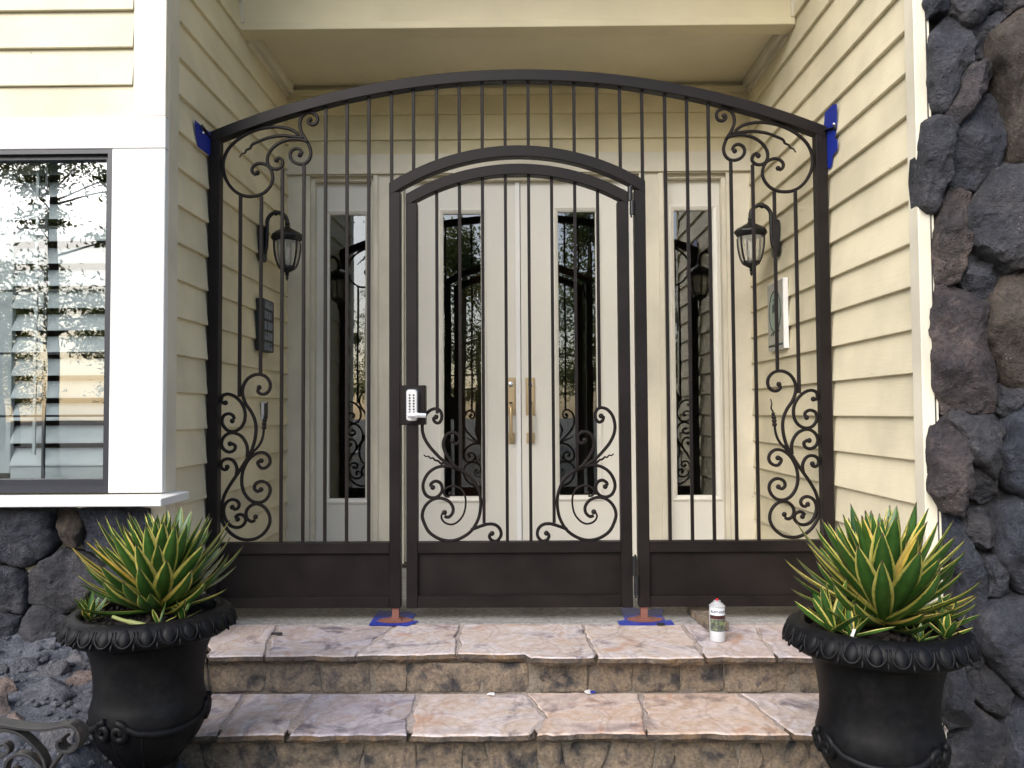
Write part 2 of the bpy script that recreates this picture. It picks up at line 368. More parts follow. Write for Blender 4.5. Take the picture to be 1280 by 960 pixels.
def leaf_mat():
    m, t, b, o = nodes('variegated_agave_leaf')
    tc = t.nodes.new('ShaderNodeTexCoord'); sp = t.nodes.new('ShaderNodeSeparateXYZ'); t.links.new(tc.outputs['UV'], sp.inputs[0])
    mp = coords(t); n = noise_n(t, mp, 22, 5, .6)
    a = t.nodes.new('ShaderNodeMath'); a.operation = 'SUBTRACT'; t.links.new(sp.outputs[0], a.inputs[0]); a.inputs[1].default_value = .5
    ab = t.nodes.new('ShaderNodeMath'); ab.operation = 'ABSOLUTE'; t.links.new(a.outputs[0], ab.inputs[0])
    ml = t.nodes.new('ShaderNodeMath'); ml.operation = 'MULTIPLY_ADD'; t.links.new(n.outputs[0], ml.inputs[0]); ml.inputs[1].default_value = .12; t.links.new(ab.outputs[0], ml.inputs[2])
    oi = t.nodes.new('ShaderNodeObjectInfo'); mv = t.nodes.new('ShaderNodeMath'); mv.operation = 'MULTIPLY_ADD'; t.links.new(oi.outputs['Random'], mv.inputs[0]); mv.inputs[1].default_value = .11; mv.inputs[2].default_value = -.075
    m2 = t.nodes.new('ShaderNodeMath'); m2.operation = 'ADD'; t.links.new(ml.outputs[0], m2.inputs[0]); t.links.new(mv.outputs[0], m2.inputs[1]); ml = m2
    r = ramp(t, [(.0, (.050, .120, .024)), (.20, (.036, .098, .018)), (.385, (.022, .072, .015)), (.415, (.40, .37, .07)), (.49, (.60, .54, .14)), (.545, (.58, .51, .20)), (.585, (.48, .41, .18))])
    t.links.new(ml.outputs[0], r.inputs[0])
    r2 = ramp(t, [(.3, (.75,) * 3), (.7, (1.15,) * 3)]); n2 = noise_n(t, mp, 8, 3); t.links.new(n2.outputs[0], r2.inputs[0])
    c = mixc(t, 1.0, r.outputs[0], r2.outputs[0], 'MULTIPLY')
    rv_ = ramp(t, [(0, (.80, .86, .8)), (.5, (1.1, 1.1, 1.05)), (.85, (1.25, 1.2, 1.1)), (1, (1.3, 1.0, .7))]); t.links.new(oi.outputs['Random'], rv_.inputs[0]); c = mixc(t, 1.0, c, rv_.outputs[0], 'MULTIPLY')
    tip = ramp(t, [(.955, (0, 0, 0)), (.975, (1, 1, 1))]); t.links.new(sp.outputs[1], tip.inputs[0])
    c = mixc(t, tip.outputs[0], c, (.10, .075, .05))
    t.links.new(c, b.inputs['Base Color']); b.inputs['Roughness'].default_value = .38
    b.inputs['Subsurface Weight'].default_value = 0
    return m
M['leaf'] = leaf_mat()
M['dry'] = flat('pale_dry_stalk', (.20, .22, .07), .6)
def foliage(name, a, b_):
    m, t, b, o = nodes(name); mp = coords(t, (1, 1, 1), False); n = noise_n(t, mp, 1.3, 4); r = ramp(t, [(.35, a), (.65, b_)]); t.links.new(n.outputs[0], r.inputs[0])
    t.links.new(r.outputs[0], b.inputs['Base Color']); b.inputs['Roughness'].default_value = .6
    tl = t.nodes.new('ShaderNodeBsdfTranslucent'); t.links.new(r.outputs[0], tl.inputs[0]); mx = t.nodes.new('ShaderNodeMixShader'); mx.inputs[0].default_value = .5
    t.links.new(b.outputs[0], mx.inputs[1]); t.links.new(tl.outputs[0], mx.inputs[2]); t.links.new(mx.outputs[0], o.inputs[0]); return m
M['tree'] = foliage('tree_leaves', (.10, .135, .03), (.26, .27, .075))
M['bark'] = flat('tree_bark', (.09, .06, .04), .9)
M['ground'] = rock('gravel_ground', [(.09, .085, .06), (.14, .125, .095), (.20, .18, .15)], 3, .1, .95, .4, .01, False)

# ================================================================== SETTING
XL, XR = -1.519, 1.515                    # side walls of the entry
YB, YG = 5.16, 3.85                       # back wall, gate
YF = PX(205.5, 380, XL + .024).y          # left facade
ZT2, ZGR = -0.167, -0.334                 # second step, ground
def grid_sheet(x0, x1, y0, y1, nx, ny, zf):
    v = [(x0 + (x1 - x0) * i / nx, y0 + (y1 - y0) * j / ny, 0) for j in range(ny + 1) for i in range(nx + 1)]
    v = [(a, b, zf(a, b)) for a, b, _ in v]
    return v, [(j * (nx + 1) + i, j * (nx + 1) + i + 1, (j + 1) * (nx + 1) + i + 1, (j + 1) * (nx + 1) + i) for j in range(ny) for i in range(nx)]
kind(mobj('ground', grid_sheet(-150, 150, -150, 150, 8, 8, lambda x, y: ZGR), M['ground'], org=(0, 0, ZGR)), 'structure')

# ------------------------------------------------------------------ house
house = empty('house', (0, YF, 0), 'cream clapboard house with dark stone facing and a deep front entry recess', 'house')
CH = .1655
def clap(parent, p0, along, L, outv, mat, zs, first=None):
    """row of lapped boards; each board an object sharing one mesh. p0 on the wall plane"""
    a, o = Vector(along), Vector(outv); up = Vector((0, 0, 1)); src = None; p0 = Vector(p0)
    for i, z in enumerate(zs):
        q = Vector((p0.x, p0.y, z))
        if src is None:
            sec = [(-.012, .003), (.019, 0), (.0215, .0025), (.0215, .006), (.002, CH + .012), (-.012, CH + .012)]
            n = len(sec); v = [q + o * s + up * h for s, h in sec] + [q + a * L + o * s + up * h for s, h in sec]
            f = [tuple(range(n)), tuple(range(n, 2 * n))[::-1]] + [(k, n + k, n + (k + 1) % n, (k + 1) % n) for k in range(n)]
            if a.cross(up).dot(o) > 0: f = [x[::-1] for x in f]
            src = mobj('clapboard', (v, f), mat, parent, org=q)
        else: inst(src, parent, q)
zl = PX(223.5, 167.5, XL).z; zr = PX(1133.8, 148.8, XR).z; zb = PY(650, 174.3, YB).z
def courses(z, lo, hi): 
    k0 = math.floor((lo - z) / CH); return [z + CH * k for k in range(k0, 60) if z + CH * k < hi]
YCL = PX(222, 300, XL + .022).y; YCR = PX(1139.5, 400, XR - .022).y
for X, s, y0, zz in ((XL, 1, YCL, zl), (XR, -1, YCR, zr)):
    wbk = mobj('side_wall', box(X - s * .012, X - s * .03, y0 + .0005, YB + .03, -.02, 4.0), M['siding_y'], house)
    clap(wbk, (X, y0 + .001, 0), (0, 1, 0), YB - y0 - .002, (s, 0, 0), M['siding_y'], courses(zz, -.1, 3.55))
# corner boards
YRF = PX(1151, 400, XR - .024).y
mobj('corner_board', box(XL - .06, XL + .024, YF + .0296, YCL, -.3, 3.95), M['trim'], house, bevel=.003)
cb = mobj('corner_board', box(XR - .024, XR + .022, YRF, YCR, -.334, 3.95), M['trim'], house, bevel=.003)
mobj('edge_strip', box(XR + .0225, XR + .0265, YRF + .004, YCR, -.334, 3.95), M['win_frame'], house)
mobj('edge_strip', box(XR + .027, XR + .034, YRF + .002, YCR, -.334, 3.95), M['trim'], house)
# left facade
xw1 = PY(138, 400, YF).x; xtb = PY(167, 80, YF).x
zwt, zwb = PY(100, 187, YF).z, PY(100, 616.5, YF).z
zht = PY(180, 146, YF).z
fw = mobj('front_wall', join(box(-6, xw1 - 1.35, YF + .03, YF + .2, -.33, 4.0), box(xw1 - 1.349, XL - .061, YF + .03, YF + .2, zwt + .05, 4.0),
          box(xw1 + .12, XL - .061, YF + .03, YF + .2, -.33, zwt + .049), box(xw1 - 1.349, xw1 + .119, YF + .06, YF + .2, -.33, zwb)), M['siding_x'], house)
zf0 = PY(100, 60.5, YF).z
clap(fw, (-4.6, YF + .012, 0), (1, 0, 0), xtb + 4.6 - .001, (0, -1, 0), M['siding_x'], [zf0 + .163 * k for k in range(-1, 7)])
zc = zht
mobj('lap_strip', box(-4.6, xtb - .001, YF + .004, YF + .03, zht, zf0 - .163 - .001), M['siding_x'], house)
mobj('corner_board', box(xtb, XL + .024, YF - .004, YF + .029, zht + .001, 3.95), M['trim'], house, bevel=.003, autos=30)
mobj('head_casing', box(-4.6, XL + .0245, YF - .0065, YF + .0295, zwt + .002, zht), M['white_x'], house, bevel=.003)
mobj('window_casing', box(xw1 + .001, XL + .024, YF - .0055, YF + .029, zwb, zwt), M['white'], house, bevel=.003)
# sill that turns the corner
YS, XS = YF - .125, XL + .074
zsb, zsf = PY(170, 617.5, YF).z, PY(170, 624, YS).z
zs0 = PY(170, 633.5, YS).z
sv = [(-4.6, YS), (XS, YS), (XS, YF + .15), (XL + .024, YF + .15), (XL + .024, YF - .009), (-4.6, YF - .009)]
sv_ = [Vector((x, y, zs0)) for x, y in sv] + [Vector((x, y, z)) for (x, y), z in zip(sv, [zsf, zsf, zsf + .004, zsb, zsb, zsb])]
mobj('window_sill', (sv_, [(0, 5, 4, 1), (1, 4, 3, 2), (6, 7, 10, 11), (7, 8, 9, 10)] + [(i, (i + 1) % 6, 6 + (i + 1) % 6, 6 + i) for i in range(6)]), M['white_x'], house, bevel=.003)
# window
wx0 = xw1 - 1.349
win = part('window', (wx0, YF, zwb), house, 'black framed window with white plantation shutters inside')
def frame(name, x0, x1, z0, z1, t, y0, y1, mat, parent, tb=None, bevel=.0025):
    tb = t if tb is None else tb
    return mobj(name, join(box(x0, x0 + t, y0, y1, z0, z1), box(x1 - t, x1, y0, y1, z0, z1), box(x0 + t, x1 - t, y0 + .0004, y1, z1 - t, z1), box(x0 + t, x1 - t, y0 + .0004, y1, z0, z0 + tb)), mat, parent)
frame('frame', wx0, xw1, zwb + .002, zwt, .018, YF - .002, YF + .10, M['win_frame'], win, .03)
frame('sash', wx0 + .0185, xw1 - .0185, zwb + .0325, zwt - .0185, .017, YF + .022, YF + .09, M['win_frame'], win, .024)
wz0, wz1 = PY(100, 600, YF).z, PY(100, 204, YF).z
mobj('pane', box(wx0 + .03, xw1 - .03, YF + .045, YF + .049, zwb + .04, zwt - .03), M['glass'], win)
for px in (52,):
    x = PY(px, 400, YF + .03).x; mobj('muntin', box(x - .006, x + .006, YF + .052, YF + .062, wz0, wz1), M['win_frame'], win)
for py in (283, 362, 441, 520):
    z = PY(60, py, YF + .03).z; mobj('muntin', box(wx0 + .02, xw1 - .03, YF + .053, YF + .061, z - .005, z + .005), M['win_frame'], win)
# plantation shutter
ysh = YF + .15; xsL, xsR = PY(18, 400, ysh).x, PY(133, 400, ysh).x
mobj('shutter_stile', box(xsL - .075, xsL, ysh - .014, ysh + .014, wz0 + .02, wz1 + .02), M['shutter'], win, bevel=.002)
mobj('shutter_stile', box(xsL - .155, xsL - .08, ysh - .014, ysh + .014, wz0 + .02, wz1 + .02), M['shutter'], win, bevel=.002)
mobj('shutter_rail', box(xsL + .0005, xsR + .02, ysh - .013, ysh + .013, wz0 - .02, wz0 + .06), M['shutter'], win, bevel=.002)
mobj('tilt_rod', box(PY(52, 400, ysh).x - .006, PY(52, 400, ysh).x + .006, ysh - .045, ysh - .035, wz0 + .1, wz1), M['shutter'], win)
src = None
zlv = PY(80, 571, ysh).z
q = Matrix.Rotation(R(62), 3, 'X').to_quaternion()
for k in range(-0, 14):
    for xa, xb in ((xsL + .002, xsR + .02), (xsL - .60, xsL - .157)):
        z = zlv + .0985 * k; c = V((xa + xb) / 2, ysh, z)
        if src is None: src = {}
        key = round(xb - xa, 3)
        if key not in src:
            Lh = (xb - xa) / 2; v, f = lathe((0, 0, 0), [(.0435, -Lh), (.0435, Lh)], 16)
            v = [c + V(p[2], p[0], p[1] * .11) for p in v]
            src[key] = mobj('shutter_louver', (v, f), M['shutter'], win, org=c, autos=50); src[key].rotation_mode = 'QUATERNION'; src[key].rotation_quaternion = q
        else: inst(src[key], win, c, rot=q)
def room(name, x0, x1, y0, y1, z0, z1, skip=()):
    v, f = box(x0, x1, y0, y1, z0, z1); names = ['zlo', 'zhi', 'ylo', 'yhi', 'xlo', 'xhi']
    f = [q[::-1] for q, n in zip(f, names) if n not in skip]
    o = mobj(name, (v, f), M['room'], house); return o
room('interior_wall', -3.6, XL - .15, YF + .201, 7.0, -.02, 3.0, ('ylo',))
room('interior_wall', -1.75, 1.75, YB + .20, 9.5, -.01, 2.85, ('ylo', 'zlo'))
mobj('interior_floor', box(-1.75, 1.75, YB + .20, 9.5, -.05, 0.0), M['room_floor'], house)
# wooden archway in the hall
def arch_pts(cx, cz, rx, rz, n=16): return [(cx + rx * math.cos(math.pi * i / n), cz + rz * math.sin(math.pi * i / n)) for i in range(n + 1)]
ya = 7.4; ap = arch_pts(.35, 1.85, .72, .42); ao = arch_pts(.35, 1.85, .92, .72)
pl = [(1.07, 0), (1.27, 0)] + ao + [(-.57, 0), (-.37, 0)] + ap[::-1]
n = len(pl); av = [V(x, ya, z) for x, z in pl] + [V(x, ya + .15, z) for x, z in pl]
inner = [(1.07, 0)] + ap + [(-.37, 0)]; outer = [(1.27, 0)] + ao + [(-.57, 0)]; m_ = len(inner)
av = [V(x, ya, z) for x, z in inner] + [V(x, ya, z) for x, z in outer] + [V(x, ya + .15, z) for x, z in inner] + [V(x, ya + .15, z) for x, z in outer]
af = []
for i in range(m_ - 1):
    af += [(i, m_ + i, m_ + i + 1, i + 1), (2 * m_ + i, 2 * m_ + i + 1, 3 * m_ + i + 1, 3 * m_ + i), (i, i + 1, 2 * m_ + i + 1, 2 * m_ + i), (m_ + i, 3 * m_ + i, 3 * m_ + i + 1, m_ + i + 1)]
mobj('interior_archway', (av, af), M['brown_wood'], house)

# ------------------------------------------------------------------ entry wall: doors and sidelights
HZ = PY(650, 217, YB).z; HT = PY(650, 193, YB).z
wall_e = mobj('entry_wall', box(XL, XR, YB + .02, YB + .17, HT - .02, 4.0), M['siding_shade'], house)
clap(wall_e, (XL + .004, YB + .004, 0), (1, 0, 0), XR - XL - .008, (0, -1, 0), M['siding_shade'], [z for z in courses(zb, HT - .17, 3.05) if z > HT - .12])
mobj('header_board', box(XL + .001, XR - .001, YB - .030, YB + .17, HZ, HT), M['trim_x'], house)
mobj('frieze_board', box(XL + .001, XR - .001, YB - .026, YB + .02, PY(650, 119, YB).z, 3.10), M['siding_shade'], house)
xs = lambda px: PY(px, 400, YB).x
SLa, SLb, Da, Db, SRa, SRb = xs(386), xs(468.5), xs(498), xs(802), xs(829), xs(911)
for a, b in ((XL - .01, SLa), (SLb, Da), (Db, SRa), (SRb, XR + .01)):
    mobj('trim_board', box(a, b, YB, YB + .18, 0, HZ - .0005), M['trim'], house)
YP = YB + .085
def casing(a, b):
    mobj('casing', join(box(a - .022, a + .008, YB - .012, YB - .0005, 0.0, HZ - .008), box(b - .008, b + .022, YB - .012, YB - .0005, 0.0, HZ - .008), box(a - .022, b + .022, YB - .012, YB - .0005, HZ - .0075, HZ - .001)), M['trim'], house)
    mobj('casing', join(box(a + .0005, a + .028, YB + .03, YP + .01, 0, HZ - .03), box(b - .028, b - .0005, YB + .03, YP + .01, 0, HZ - .03), box(a + .0005, b - .0005, YB + .03, YP + .01, HZ - .0295, HZ - .001)), M['trim'], house)
casing(SLa, SLb); casing(SRa, SRb); casing(Da, Db)
def leaf_panel(name, x0, x1, z0, z1, gx0, gx1, gz0, gz1, parent, label=None):
    o = mobj(name, join(box(x0, gx0, YP, YP + .045, z0, z1), box(gx1, x1, YP, YP + .045, z0, z1), box(gx0, gx1, YP + .0002, YP + .045, z0, gz0), box(gx0, gx1, YP + .0002, YP + .045, gz1, z1)), M['door'], parent)
    if label: o['label'] = label
    e = .03
    v, f = [], []
    for (a, b, c, d) in ((gx0, gx1, gz0, gz1), (gx0 - e, gx1 + e, gz0 - e, gz1 + e)): pass
    R0 = [(gx0 - e, gz0 - e), (gx1 + e, gz0 - e), (gx1 + e, gz1 + e), (gx0 - e, gz1 + e)]
    def ring(k, y): return [V(x + (k if x < (gx0 + gx1) / 2 else -k), y, z + (k if z < (gz0 + gz1) / 2 else -k)) for x, z in R0]
    rs = [ring(0, YP + .001), ring(0, YP - .009), ring(.010, YP - .011), ring(.024, YP - .004), ring(.033, YP + .004), ring(.033, YP + .03)]
    v = [p for r in rs for p in r]; f = [(i * 4 + k, i * 4 + (k + 1) % 4, i * 4 + 4 + (k + 1) % 4, i * 4 + 4 + k) for i in range(5) for k in range(4)]
    mobj('glazing_bead', (v, [q[::-1] for q in f]), M['door'], o)
    mobj('pane', box(gx0 - .002, gx1 + .002, YP + .016, YP + .020, gz0 - .002, gz1 + .002), M['glass'], o)
    return o
pz = lambda px, py: PY(px, py, YP + .01)
leaf_panel('sidelight', SLa + .0285, SLb - .0285, .0, HZ - .031, pz(411.5, 400).x, pz(457.5, 400).x, pz(434, 623.5).z, pz(434, 268.5).z, house)
leaf_panel('sidelight', SRa + .0285, SRb - .0285, .0, HZ - .031, pz(843, 400).x, pz(892.5, 400).x, pz(869, 619.5).z, pz(869, 262.5).z, house)
XM = PY(651, 400, YP).x
d1 = leaf_panel('door', Da + .03, XM - .0015, .02, HZ - .031, pz(554, 400).x, pz(602, 400).x, pz(578, 621).z, pz(578, 267).z, house, 'left leaf of the cream double door')
d2 = leaf_panel('door', XM + .0015, Db - .03, .02, HZ - .031, pz(697.5, 400).x, pz(745.5, 400).x, pz(721, 619.5).z, pz(721, 264.5).z, house, 'right leaf of the cream double door')
mobj('astragal', box(XM - .034, XM - .003, YP - .014, YP - .0005, .02, HZ - .033), M['white'], d1, bevel=.002)
for d, px in ((d1, 638.5), (d2, 663)):
    p = lambda py: PY(px, py, YP - .01)
    x = p(500).x; hw = .031
    hd = mobj('handle', join(box(x - hw, x + hw, YP - .009, YP - .0002, p(519).z, p(472).z), box(x - hw + .006, x + hw - .006, YP - .014, YP - .0085, p(516).z, p(475).z),
         box(x - .026, x + .026, YP - .012, YP - .0002, p(554).z, p(541).z)), M['brass'], d, bevel=.003)
    zg = [p(508).z, p(512).z, p(547).z, p(550).z]
    grip = [V(x, YP - .012, zg[0]), V(x, YP - .045, zg[0] - .004), V(x, YP - .06, zg[0] - .03), V(x, YP - .06, zg[3] + .03), V(x, YP - .045, zg[3] + .005), V(x, YP - .01, zg[3])]
    mobj('handle_grip', tube(catmull(grip, 5), .0115, 8), M['brass'], d, smooth=True)
    v, f = lathe((0, 0, 0), [(.017, 0), (.017, .004), (.012, .007), (.004, .007)], 20); c = p(480.5)
    mobj('lock_cylinder', ([V(c.x + a[0], YP - .0142 - a[2], c.z + a[1]) for a in v], f), M['steel_bright'], d, autos=40)
    c = p(503.5); mobj('thumb_latch', join(ball((c.x, YP - .03, c.z), .013, s=(1, 1.3, .45)), box(c.x - .006, c.x + .006, YP - .028, YP - .013, c.z - .004, c.z + .004)), M['brass_dark'], d, smooth=True)
mobj('threshold', box(Da, Db, YB - .02, YB + .2, .001, .019), M['brass_dark'], house)
# ceiling, beam, unseen roof
ZC = PY(650, 105, YB).z; YB0, YB1 = PX(297, 40, XL).y, PX(307, 55, XL).y
ZBM = PY(650, 33, YB0).z
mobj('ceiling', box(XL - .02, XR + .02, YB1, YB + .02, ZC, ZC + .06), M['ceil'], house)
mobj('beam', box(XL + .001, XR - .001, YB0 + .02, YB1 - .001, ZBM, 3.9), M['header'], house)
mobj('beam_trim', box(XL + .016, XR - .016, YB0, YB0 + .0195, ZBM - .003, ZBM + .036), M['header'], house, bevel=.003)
for xx in (304.5, 990):
    x = PY(xx, 15, YB0).x; x2 = XL + .001 if xx < 600 else XR - .001
    mobj('header_end_board', box(x, x2, YB0 + .006, YB0 + .0195, ZBM + .042, 3.9), M['trim'], house, bevel=.002)
for X, s in ((XL, 1), (XR, -1)):
    mobj('crown_trim', box(X + s * .001, X + s * .055, YB1 + .001, YB - .02, ZC - .055, ZC - .0005), M['trim_x'], house, bevel=.004)
    mobj('crown_trim', box(X + s * .0012, X + s * .024, YB1 + .0012, YB - .021, ZC - .082, ZC - .0555), M['trim_x'], house, bevel=.003)
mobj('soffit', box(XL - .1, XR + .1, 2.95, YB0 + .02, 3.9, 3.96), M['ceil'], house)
e0, e1, zr0, rg = 2.75, 13.0, 4.0, 7.2
rv = [V(x, y, z) for x in (-9, 9) for y, z in ((e0, zr0), (e1, zr0), (e1, zr0 + .2), (7.9, rg), (e0, zr0 + .2))]
mobj('roof', (rv, [(0, 1, 2, 3, 4), (9, 8, 7, 6, 5), (0, 5, 6, 1), (1, 6, 7, 2), (2, 7, 8, 3), (3, 8, 9, 4), (4, 9, 5, 0)]), M['room'], house)  # out of view; roof mass added and shaped to cast shade
mobj('unseen_rear_wall', box(-8.8, 8.8, 10.0, 10.2, -.33, 3.99), M['room'], house)  # out of view; added to keep sun from leaking through the house
mobj('unseen_gable_wall', box(-8.8, -8.6, YF + .2, 9.99, -.33, 3.99), M['room'], house); mobj('unseen_gable_wall', box(8.6, 8.8, 3.0, 9.99, -.33, 3.99), M['room'], house)  # unseen end walls, added as sun blocks as well

# ------------------------------------------------------------------ stone facing, right of the entry
YSR = 2.99
def A(s, ox, oy): return lambda pts: [(ox + x / s, oy + y / s) for x, y in pts]
zA, zB, zC_, zD = A(4.571, 1140, 0), A(4.571, 1140, 200), A(4.571, 1140, 400), A(2.8235, 1150, 620)
SR = [
 (zA([(72, -120), (75, 0), (100, 92), (150, 72), (213, 78), (218, 0), (210, -120)]), .09), (zA([(226, -120), (222, 0), (218, 72), (282, 128), (338, 150), (400, 108), (498, 36), (508, -120)]), .12),
 (zA([(516, -120), (506, 45), (548, 90), (640, 52), (760, 20), (760, -120)]), .07),
 (zA([(213, 88), (122, 200), (108, 300), (106, 450), (126, 590), (170, 636), (240, 540), (250, 470), (328, 380), (342, 330), (332, 182), (288, 142)]), .10),
 (zA([(348, 162), (344, 316), (362, 332), (452, 298), (456, 200), (478, 150), (536, 100), (502, 54), (432, 92)]), .08),
 (zA([(455, 318), (352, 372), (262, 452), (248, 552), (197, 620), (212, 700), (240, 736), (298, 680), (358, 580), (440, 500), (480, 424)]), .15),
 (zA([(760, 10), (640, 62), (560, 112), (482, 162), (457, 232), (454, 370), (492, 422), (522, 540), (532, 640), (562, 880), (640, 920), (760, 930)]), .17),
 (zA([(260, 752), (227, 832), (217, 1036), (380, 1056), (428, 1018), (478, 918), (526, 720), (508, 602), (450, 534), (362, 592)]), .11),
 (zA([(72, 712), (110, 692), (200, 692), (238, 750), (213, 860), (208, 1050), (150, 1178), (100, 1193), (62, 1150), (47, 1000), (60, 800)]), .12),
 (zB([(230, 172), (182, 260), (142, 400), (132, 560), (152, 680), (180, 706), (278, 678), (308, 560), (346, 480), (312, 372), (328, 272), (342, 192), (290, 177)]), .08),
 (zB([(545, 12), (472, 62), (424, 160), (344, 272), (319, 380), (362, 478), (432, 536), (550, 625), (640, 588), (760, 556), (760, 30), (640, 17)]), .16),
 (zB([(304, 592), (304, 690), (332, 738), (390, 786), (438, 806), (468, 758), (546, 640), (470, 574), (382, 519), (332, 542)]), .08),
 (zC_([(760, -330), (640, -305), (562, -262), (474, -155), (444, -85), (444, 100), (484, 180), (552, 340), (640, 386), (760, 386)]), .13),
 (zC_([(200, -198), (160, -170), (142, -60), (137, 60), (142, 350), (202, 516), (300, 516), (488, 506), (494, 360), (474, 220), (438, 150), (434, -60), (332, -140)]), .11),
 (zC_([(504, 374), (498, 516), (550, 550), (640, 456), (760, 400), (640, 396), (560, 354)]), .06),
 (zC_([(227, 552), (227, 590), (302, 700), (332, 790), (400, 858), (498, 940), (488, 760), (536, 612), (500, 548), (400, 542), (290, 532)]), .12),
 (zC_([(122, 622), (208, 574), (286, 720), (306, 850), (298, 1000), (268, 1106), (182, 1078), (112, 960), (107, 800)]), .12),
 (zC_([(760, 430), (640, 474), (574, 582), (534, 690), (489, 742), (512, 860), (562, 946), (640, 1006), (760, 1010)]), .15),
 (zC_([(330, 806), (312, 900), (322, 1000), (420, 1046), (500, 998), (488, 950), (400, 872)]), .06),
 (zD([(78, 72), (96, 200), (150, 300), (142, 420), (190, 488), (212, 480), (217, 400), (236, 360), (222, 250), (188, 182), (163, 112), (110, 62)]), .06),
 (zD([(182, 52), (168, 110), (192, 168), (240, 192), (272, 188), (272, 112), (240, 44)]), .09), (zD([(450, -20), (367, 2), (292, 52), (278, 120), (283, 200), (312, 258), (367, 336), (450, 336)]), .14),
 (zD([(237, 217), (228, 260), (248, 300), (243, 347), (318, 342), (313, 300), (298, 250), (284, 212)]), .07), (zD([(450, 362), (367, 368), (302, 374), (243, 393), (218, 432), (218, 500), (238, 558), (292, 626), (367, 700), (450, 716)]), .15),
 (zD([(200, 518), (163, 570), (168, 626), (232, 588), (228, 542)]), .05), (zD([(173, 642), (178, 700), (232, 757), (300, 796), (327, 740), (298, 662), (240, 604)]), .08),
 (zD([(120, 582), (97, 620), (82, 700), (82, 790), (120, 828), (167, 798), (172, 700), (158, 602)]), .15), (zD([(182, 733), (172, 832), (102, 882), (92, 960), (95, 1060), (297, 1060), (297, 822), (230, 773)]), .09),
 (zD([(450, 724), (367, 724), (323, 762), (304, 842), (303, 960), (310, 1060), (450, 1060)]), .15)]
sw = mobj('stone_wall', box(XR + .035, 3.6, YSR + .03, YSR + .25, -.34, 3.95), M['mortar'], house)
for i, (pts, dep) in enumerate(SR):
    Yp = YSR - dep * .35
    poly = [PY(x, y, Yp) for x, y in pts]; poly = [V(p.x, YSR, p.z) for p in poly]
    mobj('stone', stone(poly, (0, -1, 0), dep, 11 + i, 84, .04, .021, 1.09), M['lava_brown'] if i in (6, 12) else M['lava'], sw, autos=32)
def cells(x0, x1, z0, z1, sx, sz, Y, parent, seed, dep=.1):
    rnd = random.Random(seed); nx, nz = max(1, round((x1 - x0) / sx)), max(1, round((z1 - z0) / sz))
    g = {(i, j): (x0 + (x1 - x0) * i / nx + (rnd.uniform(-.3, .3) * sx if 0 < i < nx else 0), z0 + (z1 - z0) * j / nz + (rnd.uniform(-.28, .28) * sz if 0 < j < nz else 0)) for i in range(nx + 1) for j in range(nz + 1)}
    for i in range(nx):
        for j in range(nz):
            p = [g[i, j], g[i + 1, j], g[i + 1, j + 1], g[i, j + 1]]; cx = sum(a for a, b in p) / 4; cz = sum(b for a, b in p) / 4
            p = [(cx + (a - cx) * .93, cz + (b - cz) * .93) for a, b in p]; q = []
            for k in range(4):
                a, b = p[k], p[(k + 1) % 4]; q += [a, ((a[0] + b[0]) / 2 * 1.0 + rnd.uniform(-.01, .01), (a[1] + b[1]) / 2 + rnd.uniform(-.01, .01))]
            mobj('stone', stone([V(a, Y, b) for a, b in q], (0, -1, 0), dep * rnd.uniform(.6, 1.3), seed * 31 + i * 17 + j, 36, .055, .014, 1.04), M['lava'], parent, autos=32)
xe = PY(1307, 400, YSR).x
cells(xe, 2.75, -.33, 3.2, .30, .27, YSR, sw, 5)
# ------------------------------------------------------------------ stone facing under the window
YSL = YF + .035
zE = A(4.8, 0, 620)
SLs = [(zE([(-210, 80), (0, 80), (318, 85), (300, 190), (346, 260), (250, 366), (130, 431), (0, 398), (-150, 380), (-210, 300)]), .10), (zE([(337, 88), (342, 200), (362, 288), (410, 311), (468, 288), (496, 190), (478, 108), (400, 80)]), .09),
 (zE([(504, 80), (508, 200), (484, 300), (560, 356), (700, 376), (860, 350), (880, 80)]), .07), (zE([(350, 329), (252, 392), (163, 462), (144, 560), (172, 638), (260, 658), (360, 716), (480, 638), (556, 560), (586, 440), (480, 354)]), .10),
 (zE([(0, 428), (-180, 420), (-190, 690), (0, 706), (108, 712), (146, 640), (127, 500), (80, 442)]), .09), (zE([(180, 668), (142, 720), (93, 870), (78, 960), (110, 1060), (390, 1060), (400, 760), (260, 672)]), .11),
 (zE([(-190, 722), (0, 718), (108, 734), (107, 800), (58, 910), (0, 970), (-190, 990)]), .09), (zE([(600, 452), (564, 600), (486, 680), (520, 757), (700, 797), (880, 760), (880, 400), (700, 392)]), .08)]
sw2 = mobj('stone_wall', box(-4.6, XL - .062, YSL + .035, YSL + .13, -.33, zs0 - .002), M['mortar'], house)
for i, (pts, dep) in enumerate(SLs):
    poly = [PY(x, y, YSL - dep * .4) for x, y in pts]; poly = [V(p.x, YSL, min(p.z, zs0 - .004)) for p in poly]
    mobj('stone', stone(poly, (0, -1, 0), dep, 71 + i, 72, .04, .016, 1.06), M['lava_brown'] if i == 1 else M['lava'], sw2, autos=32)
xe = PY(-44, 700, YSL).x
cells(-3.6, xe - .01, -.2, zs0 - .004, .32, .26, YSL, sw2, 9)

